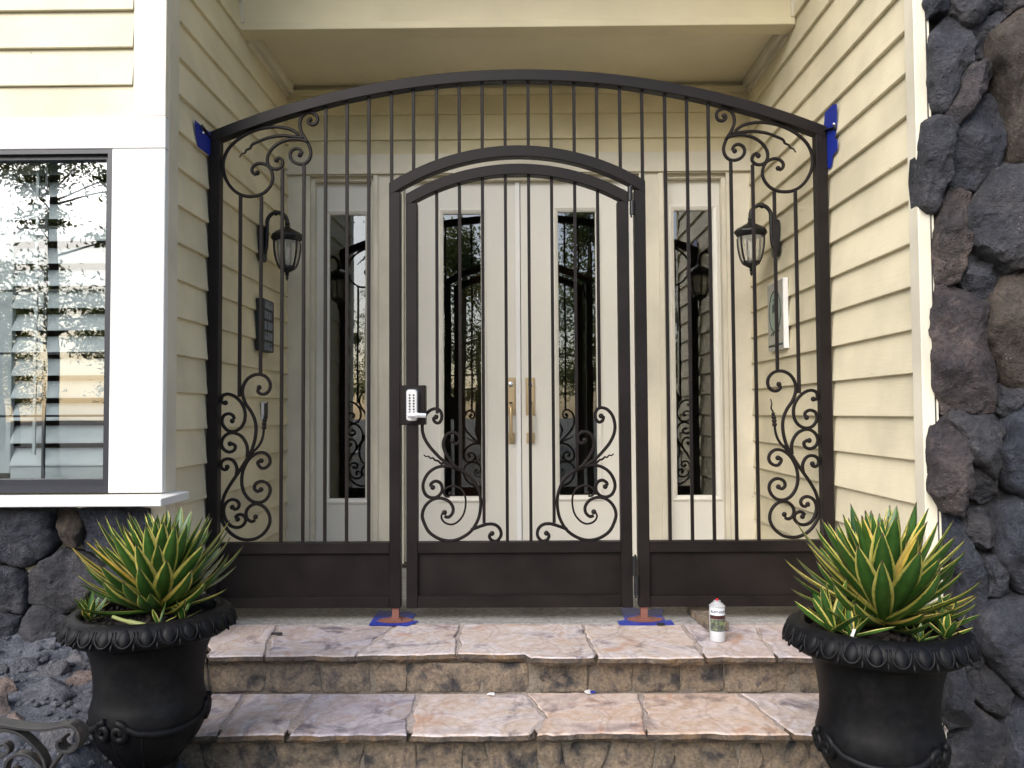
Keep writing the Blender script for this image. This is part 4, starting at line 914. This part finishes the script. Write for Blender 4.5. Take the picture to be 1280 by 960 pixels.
def print_mat():
    m, t, b, o = nodes('faded_botanical_print'); mp = coords(t, (1, 1, 1), False); n = noise_n(t, mp, 14, 6, .6, 1); r = ramp(t, [(.3, (.30, .30, .25)), (.6, (.42, .41, .35)), (.75, (.24, .26, .22))]); t.links.new(n.outputs[0], r.inputs[0]); t.links.new(r.outputs[0], b.inputs['Base Color']); b.inputs['Roughness'].default_value = .6; return m
e = empty('picture_plaque', (XR - .02, ya, zbm), 'white edged picture panel with a green oval medallion on the right side wall', 'picture')
mobj('board', box(XR - .019, fx + .003, ya, yb_, zbm, zt), M['white_plastic'], e, bevel=.002)
mobj('print', box(fx + .0027, fx + .0005, ya + .006, yb_ - .004, zbm + .006, zt - .006), print_mat(), e)
ym, zm = (ya + yb_) / 2, zbm + (zt - zbm) * .56; ry, rz = (yb_ - ya) * .36, (zt - zbm) * .30
dk = flat('dark_green_ink', (.035, .06, .055), .6); mg = flat('pale_green_ink', (.27, .33, .27), .6)
el = lambda k, n=32: [V(fx, ym + ry * k * math.cos(2 * math.pi * i / n), zm + rz * k * math.sin(2 * math.pi * i / n)) for i in range(n)]
mobj('medallion', prism(el(.96), (-1, 0, 0), .0006), mg, e)
mobj('medallion_border', tube(el(1.0) + el(1.0)[:1], .004, 6), dk, e)
rl = random.Random(12); vf = []
for k in range(26):
    a = rl.uniform(0, 6.28); d = rl.uniform(0, .55); c = V(fx - .001, ym + ry * d * math.cos(a) * .8, zm + rz * d * math.sin(a) * 1.1 + .01); vf.append(ball(c, .012, 7, 5, (.12, rl.uniform(.5, 1.3), rl.uniform(.5, 1.6))))
for k in range(14):
    c = V(fx - .001, ym + rl.uniform(-.9, .9) * ry, zbm + (zt - zbm) * rl.uniform(.22, .27)); vf.append(ball(c, .008, 6, 4, (.12, 1.6, .7)))
vf.append(box(fx - .0004, fx + .0004, ya + .012, yb_ - .012, zbm + .022, zbm + .034))
mobj('motif', join(*vf), dk, e, smooth=True)
fxd = XL + .03; c = PX(331, 513, fxd)
e = empty('doorbell', (XL + .018, c.y, c.z), 'small black and white doorbell on the left side wall behind the iron tassel', 'doorbell')
mobj('housing', box(XL + .017, fxd, c.y - .03, c.y + .045, c.z - .058, c.z + .05), M['white_plastic'], e, bevel=.003)
mobj('face', box(fxd + .0002, fxd + .006, c.y - .012, c.y + .04, c.z - .05, c.z + .042), M['black_metal'], e, bevel=.002)
# ------------------------------------------------------------------ blue masking tape
def tape(pts, up, label, grp, th=.0015):
    o = mobj('masking_tape', prism(pts, up, th), M['tape']); return tag(o, label, 'tape', grp)
zz = lambda pts, s, ox, oy: [PZ(x / s + ox, y / s + oy, .003) for x, y in pts]
t1 = zz([(200, 882), (320, 700), (420, 712), (560, 722), (640, 716), (700, 725), (775, 752), (740, 775), (718, 825), (800, 835), (690, 885), (660, 895), (540, 885), (350, 880)], 9.6, 440, 690)
tape(t1, (0, 0, 1), 'torn square of blue tape on the floor under the gate post beside the lock', 'blue tape under the gate posts')
t2 = zz([(255, 855), (330, 840), (280, 720), (420, 715), (540, 745), (690, 720), (720, 745), (700, 790), (735, 850), (790, 840), (825, 890), (600, 895), (275, 895)], 8, 740, 670)
tape(t2, (0, 0, 1), 'crumpled square of blue tape on the floor under the post on the hinge side', 'blue tape under the gate posts')
for s, t_ in ((-1, 'beside the gate lock'), (1, 'on the hinge side of the gate')):
    xi = XC + s * xiO - s * .028; rr = random.Random(s)
    pts = [V(xi + .085 * (1 + .35 * noise.noise(V(k * .7, s, 0))) * math.cos(2 * math.pi * k / 22), YG - .02 + .055 * (1 + .3 * noise.noise(V(k, s, 3))) * math.sin(2 * math.pi * k / 22), .0052) for k in range(22)]
    o = mobj('primer_patch', join(prism(pts, (0, 0, 1), .0008), box(xi - .03, xi + .028, YG - .035, YG + .03, .0062, .012)), M['primer'], smooth=False)
    tag(o, 'reddish primer blot at the foot of the post ' + t_, 'paint blot')
xt = XL + .0245
tp = [PX(130 + x / 8, 130 + y / 8, xt) for x, y in ((905, 160), (1075, 300), (1100, 330), (1100, 560), (1050, 512), (935, 428), (915, 300))]
tape(tp, (1, 0, 0), 'blue tape patch behind the bracket on the left side wall', 'blue tape on the side walls')
xt = XR - .0245
tp = [PX(1010 + x / 8, 100 + y / 8, xt) for x, y in ((250, 245), (292, 240), (288, 470), (272, 580), (298, 600), (295, 700), (248, 750), (240, 860), (215, 893), (198, 870), (185, 700), (150, 600), (170, 330))]
tape(tp, (-1, 0, 0), 'ragged long blue tape strip behind the bracket on the right side wall', 'blue tape on the side walls')
# ------------------------------------------------------------------ spray can
pc = PZ(897, 800.5, .003); rc = .033
e = empty('spray_can', pc, 'white spray paint can with red nozzle on the top step', 'spray can')
Hc = (PY(897, 748, pc.y).z - pc.z)
mobj('body', lathe(pc, [(.0, .0), (rc - .003, .0), (rc, .004), (rc, Hc * .80), (rc - .001, Hc * .81)], 32), flat('pale_can_print', (.56, .58, .60), .35), e, autos=40)
mobj('shoulder', lathe(pc, [(rc - .001, Hc * .8101), (rc + .0012, Hc * .815), (rc + .0012, Hc * .835), (rc - .004, Hc * .86), (rc - .012, Hc * .90), (.015, Hc * .925), (.0155, Hc * .95), (.009, Hc * .955), (.0, Hc * .955)], 32), flat('can_metal', (.55, .56, .58), .35, .4), e, autos=40)
mobj('nozzle', lathe(pc, [(.0, Hc * .956), (.005, Hc * .956), (.005, Hc * .995), (.0035, Hc), (.0, Hc)], 14), M['red'], e, autos=40)
def band(name, z0_, z1_, a0, a1, mat, r_=rc + .0005, n=20):
    v, f = [], []
    for i in range(n + 1):
        a = R(a0 + (a1 - a0) * i / n)
        for z in (z0_, z1_): v.append(V(pc.x + r_ * math.sin(a), pc.y - r_ * math.cos(a), pc.z + z))
    f = [(2 * i, 2 * i + 2, 2 * i + 3, 2 * i + 1) for i in range(n)]
    return mobj(name, (v, f), mat, e, smooth=True)
band('red_band', Hc * .54, Hc * .63, -78, 85, flat('dark_red_print', (.05, .012, .012), .4))
def scenic():
    m, t, b, o = nodes('garden_photo_print'); mp = coords(t, (1, 1, 1), False); n = noise_n(t, mp, 60, 6, .6); r = ramp(t, [(.3, (.02, .025, .02)), (.5, (.10, .11, .09)), (.6, (.20, .24, .08)), (.72, (.3, .3, .29))]); t.links.new(n.outputs[0], r.inputs[0]); t.links.new(r.outputs[0], b.inputs['Base Color']); b.inputs['Roughness'].default_value = .4; return m
band('picture_band', Hc * .27, Hc * .535, -75, 88, scenic())
band('blue_band', Hc * .255, Hc * .2695, -75, 88, flat('dark_blue_print', (.02, .03, .08), .4))
def text_mesh(txt, size):
    cu = bpy.data.curves.new('text', 'FONT'); cu.body = txt; cu.size = size; cu.align_x = 'CENTER'; cu.resolution_u = 2; cu.offset = size * .03
    o = bpy.data.objects.new('text', cu); col.objects.link(o); bpy.context.view_layer.update()
    me = bpy.data.meshes.new_from_object(o.evaluated_get(bpy.context.evaluated_depsgraph_get()))
    v = [tuple(p.co) for p in me.vertices]; f = [tuple(p.vertices) for p in me.polygons]; bpy.data.objects.remove(o); bpy.data.curves.remove(cu); bpy.data.meshes.remove(me); return v, f
v, f = text_mesh('RUST-OLEUM', .0135)
mobj('lettering', ([V(pc.x + (rc + .0007) * math.sin(x / rc + .12), pc.y - (rc + .0007) * math.cos(x / rc + .12), pc.z + Hc * .69 + y) for x, y, z in v], f), flat('navy_print', (.015, .02, .06), .4), e)
# ------------------------------------------------------------------ scrap of stone trim, clips and litter
a, b, c, d = PZ(886, 789.5, .002), PZ(861, 770, .002), PZ(872, 763, .002), PZ(908, 778, .002)
a, b = PZ(885, 790, .002), PZ(858, 766, .002); c = b + V(.10, .02, 0); d = a + V(.10, .025, 0)
o = mobj('stone_strip', prism([a, d, c, b], (0, 0, 1), .038), M['riser'], bevel=.003); tag(o, 'narrow offcut of brown stone trim lying under the gate behind the spray can', 'stone')
for (px, py), lab, cat, mat, sz in (((346, 793), 'small black clip lying on the top step near the left urn', 'clip', 'black_metal', (.024, .008, .006)), ((826, 781), 'small black clip beside the blue tape on the hinge side', 'clip', 'black_metal', (.018, .009, .006))):
    p = PZ(px, py, .006); o = mobj('clip', join(box(p.x - sz[0], p.x + sz[0], p.y - sz[1], p.y + sz[1], .005, .005 + sz[2]), tube([V(p.x - sz[0], p.y, .012), V(p.x + sz[0], p.y, .012)], .004, 6)), M[mat], bevel=.0015); tag(o, lab, cat)
for (px, py), lab, mat, sd_ in (((614, 868.5), 'white paper scrap at the back of the lower step', 'white_plastic', 1), ((735, 866), 'white and blue scrap on the lower step below the hinge post', 'white_plastic', 2)):
    p = PZ(px, py, ZT2 + .006); rr = random.Random(sd_); pts = [V(p.x + .017 * rr.uniform(.7, 1.2) * math.cos(k * .9), p.y + .02 * rr.uniform(.6, 1.1) * math.sin(k * .9), ZT2 + .006 + rr.uniform(0, .006)) for k in range(7)]
    e = tag(mobj('litter', prism(pts, (0, 0, 1), .003), M[mat]), lab, 'litter')
    if sd_ == 2: q_ = V(p.x + .018, p.y - .004, ZT2 + .008); mobj('tape_scrap', join(box(q_.x - .010, q_.x + .012, q_.y - .006, q_.y + .006, q_.z, q_.z + .006)), M['tape'], e)

# ------------------------------------------------------------------ urns
def urn(c, rim, yaw0, label):
    c = Vector(c); k = rim / .30; e = empty('urn', c, label, 'urn', 'black urns flanking the steps')
    prof = [(0, 0), (.155, 0), (.158, .02), (.150, .035), (.118, .05), (.085, .078), (.074, .105), (.078, .125), (.098, .140), (.104, .152), (.098, .164), (.118, .185), (.158, .222), (.188, .266), (.203, .31), (.206, .345), (.198, .372), (.192, .39), (.191, .43), (.195, .47), (.204, .515), (.220, .552), (.240, .574), (.252, .582)]
    body = mobj('body', lathe(c, [(r * k, z * k) for r, z in prof], 72), M['urn'], e, autos=50)
    rp = [(.250, .580), (.274, .575), (.292, .586), (.300, .604), (.298, .624), (.286, .642), (.268, .652), (.248, .654), (.238, .648), (.233, .640), (.231, .60), (.20, .59)]
    rimo = mobj('rim', lathe(c, [(r * k, z * k) for r, z in rp], 72), M['urn'], e, autos=60)
    n = 26; egg = lip = None
    for i in range(n):
        a = 2 * math.pi * (i + .5) / n + yaw0
        rad = V(math.cos(a), math.sin(a), 0); tan = V(-math.sin(a), math.cos(a), 0)
        p = c + (rad * .2890 + V(0, 0, .619)) * k
        q = Matrix.Rotation(a, 3, 'Z').to_quaternion()
        if egg is None:
            # local frame: x outwards, y along the rim, tilted so the egg hugs the roll
            Tl = Matrix.Rotation(R(-32), 3, 'Y')
            v, f = ball((0, 0, 0), 1, 12, 8); v = [p + (Tl @ V(x * .0155, y * .0255 * (1 if z > 0 else (1 + z * .38)), z * .031)) * k for x, y, z in v]
            egg = mobj('egg_ornament', (v, f), M['urn'], rimo, org=p, smooth=True); egg.rotation_mode = 'QUATERNION'; egg.rotation_quaternion = q
            arc = [V(.0085 - .004 * abs(math.sin(t)), .0305 * math.cos(t), -.037 * math.sin(t) + .008) for t in [math.pi * j / 10 for j in range(-1, 12)]]
            v, f = tube([p + (Tl @ x) * k for x in arc], .0038 * k, 6); v2, f2 = ball((0, 0, 0), 1, 6, 5); v2 = [p + (Tl @ V(x * .007 + .001, y * .005 + .0345, z * .013 - .024)) * k for x, y, z in v2]
            lip = mobj('dart_ornament', join((v, f), (v2, f2)), M['urn'], rimo, org=p, smooth=True); lip.rotation_mode = 'QUATERNION'; lip.rotation_quaternion = q
        else:
            inst(egg, rimo, p, rot=q); inst(lip, rimo, p, rot=q)
    # soil
    sv_, sf = [], []
    for i in range(13):
        for j in range(40):
            r = .229 * k * i / 12; a = 2 * math.pi * j / 40; p = c + V(r * math.cos(a), r * math.sin(a), .618 * k); p.z += .012 * fbm(p * 25, 3) + .012 * (1 - i / 12); sv_.append(p)
    sf = [(i * 40 + j, (i + 1) * 40 + j, (i + 1) * 40 + (j + 1) % 40, i * 40 + (j + 1) % 40) for i in range(12) for j in range(40)]
    rr = random.Random(int(abs(c.x * 100)))
    vf = [(sv_, sf)]
    for j in range(260):
        r = .222 * k * math.sqrt(rr.random()); a = rr.uniform(0, 6.28); s = rr.uniform(.003, .011); p = c + V(r * math.cos(a), r * math.sin(a), .632 * k); vf.append(ball(p, s, 5, 4, (1, rr.uniform(.5, 1.4), .7)))
    mobj('soil', join(*vf), M['soil'], e, smooth=True)
    # raised swag with pairs of curls, three times round the bowl
    def onbowl(a, z, o_=.004):
        for (r0, z0_), (r1, z1_) in zip(prof[:-1], prof[1:]):
            if z0_ <= z <= z1_: r = r0 + (r1 - r0) * (z - z0_) / max(z1_ - z0_, 1e-6); break
        else: r = .19
        return c + V((r + o_) * math.cos(a), (r + o_) * math.sin(a), z) * k
    for i in range(3):
        a0 = yaw0 + i * 2 * math.pi / 3; P3 = 2 * math.pi / 3
        sw_ = []
        def curl(sg):
            out = []
            for j in range(15):
                t = j / 14; ang = R(90) + t * R(470); r = .031 * (1 - .72 * t)
                out.append((sg * (.047 - math.cos(ang) * r * -1 * 0 - r * math.cos(ang) * 0) , 0))
            return out
        def spiral(sg):
            cx, cz = sg * .030, .318; pts = []
            for j in range(16):
                t = j / 15; ang = R(100) - t * R(480); r = .030 * (1 - .75 * t)
                pts.append((cx - sg * r * math.cos(ang) * -1 * 1.0, cz + r * math.sin(ang)))
            return pts
        ex = lambda x: x / .20
        left = [(a0 + ex(x), z) for x, z in spiral(1)][::-1]
        right = [(a0 + P3 - ex(x), z) for x, z in spiral(1)]
        mid = [(a0 + P3 * t, .348 - .045 * math.sin(math.pi * t) ** .8) for t in (.2, .28, .36, .44, .5, .56, .64, .72, .8)]
        path = left + mid + right
        pts = catmull([onbowl(a, z) for a, z in path], 3)
        mobj('swag', tube(pts, .0115 * k, 8), M['urn'], e, smooth=True)
    # shallow gadroon ribs under the swag
    for i in range(12):
        a = yaw0 + 2 * math.pi * i / 12
        mobj('rib', tube(catmull([onbowl(a, z, -.003) for z in (.17, .2, .235, .27, .30)], 3), .0055 * k, 6), M['urn'], e, smooth=True)
    zs_ = (c.z + .632 * k - ZGR) / (.632 * k); e.location.z = ZGR; e.scale = (.885, .885, zs_)
    return c + V(0, 0, .632 * k)
YL_ = 2.70
cl = PY(188, 768, YL_); kl = 111.5 / 1000 * 2.70 * 1.0
s1 = urn((cl.x, YL_, cl.z - .632 * kl / .3), kl, R(-102), 'black urn planter with egg and dart rim beside the rocky bank')
YR_ = 2.44
cr = PY(1096, 786, YR_); kr = 121.0 / 1000 * 2.44
s2 = urn((cr.x, YR_, cr.z - .632 * kr / .3), kr, R(-52), 'black urn planter with egg and dart rim beside the stone wall')

# ------------------------------------------------------------------ agaves
def agave_leaf(p, curv, W, seed, L=1.0, nt_=12, nu=6):
    """unit leaf rooted at p, growing out along +X and up; curv bends it (positive: tip rises)"""
    v, f, uv = [], [], []; rnd = random.Random(seed); pos = V(0, 0, 0); ang = 0.0; cen = []
    for i in range(nt_ + 1):
        t = i / nt_; cen.append((pos.copy(), ang)); ang = curv * t * t + .0; pos = pos + V(math.cos(ang), 0, math.sin(ang)) * (L / nt_)
    tw = rnd.uniform(-.25, .25)
    for side in (0, 1):
        for i, (c, a) in enumerate(cen):
            t = i / nt_; wd = W * ((.55 + 1.35 * t - 1.2 * t * t) if t < .5 else (.925) * (1 - ((t - .5) / .5) ** 1.9) + .0) + .0015
            nrm = V(-math.sin(a), 0, math.cos(a))
            for j in range(nu + 1):
                u = j / nu; s = 2 * u - 1
                th = (.11 * W * (1 - s * s) * (1 - t * .7)) if side else 0
                y = s * wd / 2; h = (abs(s) ** 1.6) * wd * .17 * (1 - .3 * t) - th
                rot = tw * t; y2 = y * math.cos(rot) - h * math.sin(rot); h2 = y * math.sin(rot) + h * math.cos(rot)
                v.append(p + c + V(0, 1, 0) * y2 + nrm * h2); uv.append((u, t))
    k = (nt_ + 1) * (nu + 1)
    for side in (0, 1):
        for i in range(nt_):
            for j in range(nu):
                a = side * k + i * (nu + 1) + j; q = (a, a + nu + 1, a + nu + 2, a + 1); f.append(q if side else q[::-1])
    for i in range(nt_):
        for j in (0, nu): a = i * (nu + 1) + j; q = (a, a + nu + 1, k + a + nu + 1, k + a); f.append(q if j else q[::-1])
    return v, f, uv
LEAFS = {}
def place_leaf(parent, p, az, el, L, W, curv, seed):
    key = (round(W / L, 2), round(curv, 1), seed % 4)
    q = (Matrix.Rotation(az, 3, 'Z') @ Matrix.Rotation(-el, 3, 'Y')).to_quaternion()
    if key not in LEAFS:
        v, f, uv = agave_leaf(Vector(p), key[1], key[0], seed)
        o = mobj('leaf', (v, f), M['leaf'], parent, org=p, smooth=True, uv=uv); LEAFS[key] = o
        o.rotation_mode = 'QUATERNION'; o.rotation_quaternion = q; o.scale = (L, L, L)
    else: inst(LEAFS[key], parent, p, rot=q, scale=(L, L, L))
def agave(c, n, Lmax, tilt, seed, label):
    c = Vector(c); rnd = random.Random(seed); e = empty('agave', c, label, 'plant', 'variegated agaves in the urns')
    for i in range(n):
        t = (i + .5) / n                      # 0 outer .. 1 heart
        az = i * 2.39996 + rnd.uniform(-.15, .15) + seed
        el = R(5 + 80 * t ** 1.05 + rnd.uniform(-6, 6))
        L = Lmax * (.76 + .24 * math.sin(math.pi * min(t * 1.1, 1)) + .05 * t) * rnd.uniform(.86, 1.05)
        W = L * rnd.choice([.18, .20, .22]); curv = rnd.choice([.5, .7, .9]) if t < .35 else rnd.choice([.2, .3, .4]) if t < .7 else rnd.choice([0.0, .1, .1])
        p = c + V(.026 * (1 - t) * math.cos(az), .026 * (1 - t) * math.sin(az), .005 + .07 * t)
        if tilt: az, el = az, el
        place_leaf(e, p, az, el, L, W, curv, rnd.randrange(100))
    return e
def pups(e, c, lst, seed):
    rnd = random.Random(seed)
    for dx, dy, n, L in lst:
        c2 = Vector(c) + V(dx, dy, .0)
        for i in range(n):
            t = (i + .5) / n; az = i * 2.4 + rnd.uniform(-.3, .3)
            place_leaf(e, c2 + V(0, 0, .006), az, R(15 + 62 * t + rnd.uniform(-8, 8)), L * rnd.uniform(.8, 1.1), L * rnd.choice([.24, .28]), rnd.choice([.2, .4]), rnd.randrange(100))
a1 = agave(s1 + V(.02, .02, .0), 96, .325, 0, 3, 'yellow edged agave in the urn beside the rocky bank')
pups(a1, s1, [(-.15, -.10, 7, .09), (-.19, -.02, 5, .08), (.15, -.10, 5, .08), (.10, -.16, 4, .07)], 4)
mobj('cut_stalk', tube(catmull([s1 + V(-.05, -.15, .03), s1 + V(0, -.17, .022), s1 + V(.07, -.185, .012)], 4), [.006] * 5 + [.008] * 4, 8), M['dry'], a1, smooth=True)
a2 = agave(s2 + V(.03, .02, .0), 90, .34, 0, 11, 'yellow edged agave with small offsets in the urn beside the stone wall')
pups(a2, s2, [(-.155, -.06, 10, .155), (-.12, -.11, 7, .12), (.14, -.13, 8, .10), (.18, -.05, 7, .11), (.05, -.16, 5, .07)], 9)
tg = s2 + V(-.135, -.145, .0); o = mobj('plant_tag', box(tg.x - .004, tg.x + .004, tg.y - .001, tg.y + .001, tg.z - .01, tg.z + .04), M['white_plastic'])
o.rotation_euler = (0, R(20), 0); tag(o, 'white plastic plant tag stuck in the soil of the right urn', 'plant tag')

# ------------------------------------------------------------------ wrought iron scroll arm at the lower left
def worn_iron():
    m, t, b, o = nodes('worn_black_iron'); mp = coords(t); n = noise_n(t, mp, 30, 6, .65); r = ramp(t, [(.35, (.03, .03, .032)), (.6, (.055, .052, .05)), (.72, (.20, .12, .08))]); t.links.new(n.outputs[0], r.inputs[0]); t.links.new(r.outputs[0], b.inputs['Base Color'])
    b.inputs['Metallic'].default_value = .4; b.inputs['Roughness'].default_value = .5; bump(t, b, n.outputs[0], .3, .003); return m
M['worn'] = worn_iron()
YA = 2.12; kA = A(10.667, 0, 880)
def strap(pts, wd, th, name, parent):
    c = catmull([PY(*kA([p])[0], YA) for p in pts], 6); v, f = [], []
    for i, p in enumerate(c):
        t = (c[min(i + 1, len(c) - 1)] - c[max(i - 1, 0)]).normalized(); nrm = V(-t.z, 0, t.x)
        for a, b in ((-1, -1), (-1, 1), (1, 1), (1, -1)): v.append(p + V(0, wd / 2 * a, 0) + nrm * (th / 2 * b))
    n = len(c); f = [(i * 4 + k, i * 4 + (k + 1) % 4, i * 4 + 4 + (k + 1) % 4, i * 4 + 4 + k) for i in range(n - 1) for k in range(4)] + [(3, 2, 1, 0), tuple(4 * (n - 1) + k for k in range(4))]
    return mobj(name, (v, f), M['worn'], parent, bevel=.0012, autos=40)
bA = PY(0, 960, YA)
e = empty('garden_bench_arm', (bA.x, YA, ZGR), 'worn wrought iron scrolled arm of garden furniture in front of the rocky bank', 'bench arm')
strap([(-700, 60), (-350, 160), (0, 235), (250, 280), (500, 305), (700, 300), (850, 270), (980, 258), (1070, 320), (1105, 430), (1060, 550), (960, 600), (870, 590), (815, 530), (830, 460), (880, 440)], .042, .008, 'arm_strap', e)
strap([(-300, 360), (0, 345), (150, 330), (320, 400), (470, 530), (590, 680), (640, 860), (650, 1300), (640, 2700)], .03, .008, 'brace', e)
strap([(880, 600), (780, 720), (690, 860), (650, 960)], .026, .008, 'brace', e)
strap([(90, 860), (130, 740), (220, 670), (320, 655), (430, 690), (540, 790), (620, 880)], .026, .008, 'scroll', e)
strap([(-60, 690), (40, 690), (125, 640), (140, 570), (80, 520), (25, 545)], .024, .007, 'scroll', e)
strap([(90, 860), (110, 960), (200, 1000), (260, 930), (230, 860), (180, 850)], .024, .007, 'scroll', e)
strap([(-650, 100), (-640, 1200), (-640, 2700)], .03, .010, 'leg', e)

# ------------------------------------------------------------------ woodland across the drive (seen mirrored in the glass)
rw_ = random.Random(21); lv, lf, tv = [], [], []
TREES = [(-10.4, -11, 9.5), (-8.2, -13, 8), (-6.4, -14, 7.5), (-12.5, -9, 7), (1.9, -13, 7), (-1.8, -14, 6.5), (4.6, -14, 6), (-4.0, -19, 7), (7.5, -16, 6), (0.2, -21, 7.5)]
TREES += [(-30 + 60 * (k + rw_.uniform(-.4, .4)) / 17, -rw_.uniform(24, 32), rw_.uniform(4.5, 7.5)) for k in range(18)]
for ti, (x, y, h) in enumerate(TREES):
    sp = h * rw_.uniform(.24, .32)
    tv.append(tube([V(x, y, ZGR), V(x + rw_.uniform(-.3, .3), y, h * .5), V(x + rw_.uniform(-.5, .5), y, h * .92)], [.16, .10, .03], 7))
    for b in range(34):
        t = rw_.uniform(.22, 1); rad = sp * (1.12 - t) * 1.2; a = rw_.uniform(0, 6.28); rr = rad * math.sqrt(rw_.random())
        c = V(x + rr * math.cos(a), y + rr * math.sin(a), h * t); s = rw_.uniform(.35, .8)
        tv.append(tube([V(x, y, h * t * .93), c], [.03, .012], 4))
        for j in range(280 if ti < 10 else 100):
            d = V(rw_.gauss(0, 1), rw_.gauss(0, 1), rw_.gauss(0, .6)) * s * .55; p = c + d; w1 = V(rw_.gauss(0, 1), rw_.gauss(0, 1), rw_.gauss(0, 1)).normalized(); w2 = w1.cross(V(rw_.gauss(0, 1), rw_.gauss(0, 1), rw_.gauss(0, 1))).normalized(); z = rw_.uniform(.025, .06); n = len(lv)
            lv += [p - w1 * z * 1.5, p + w2 * z * .6, p + w1 * z * 1.5, p - w2 * z * .6]; lf.append((n, n + 1, n + 2, n + 3))
wd = mobj('woodland', (lv, lf), M['tree'], org=(0, -14, ZGR)); kind(wd, 'stuff', 'sunlit trees across the drive, mirrored in the door and window glass')
tr = mobj('trunks', join(*tv), M['bark'], wd, smooth=True); tr['kind'] = 'stuff'
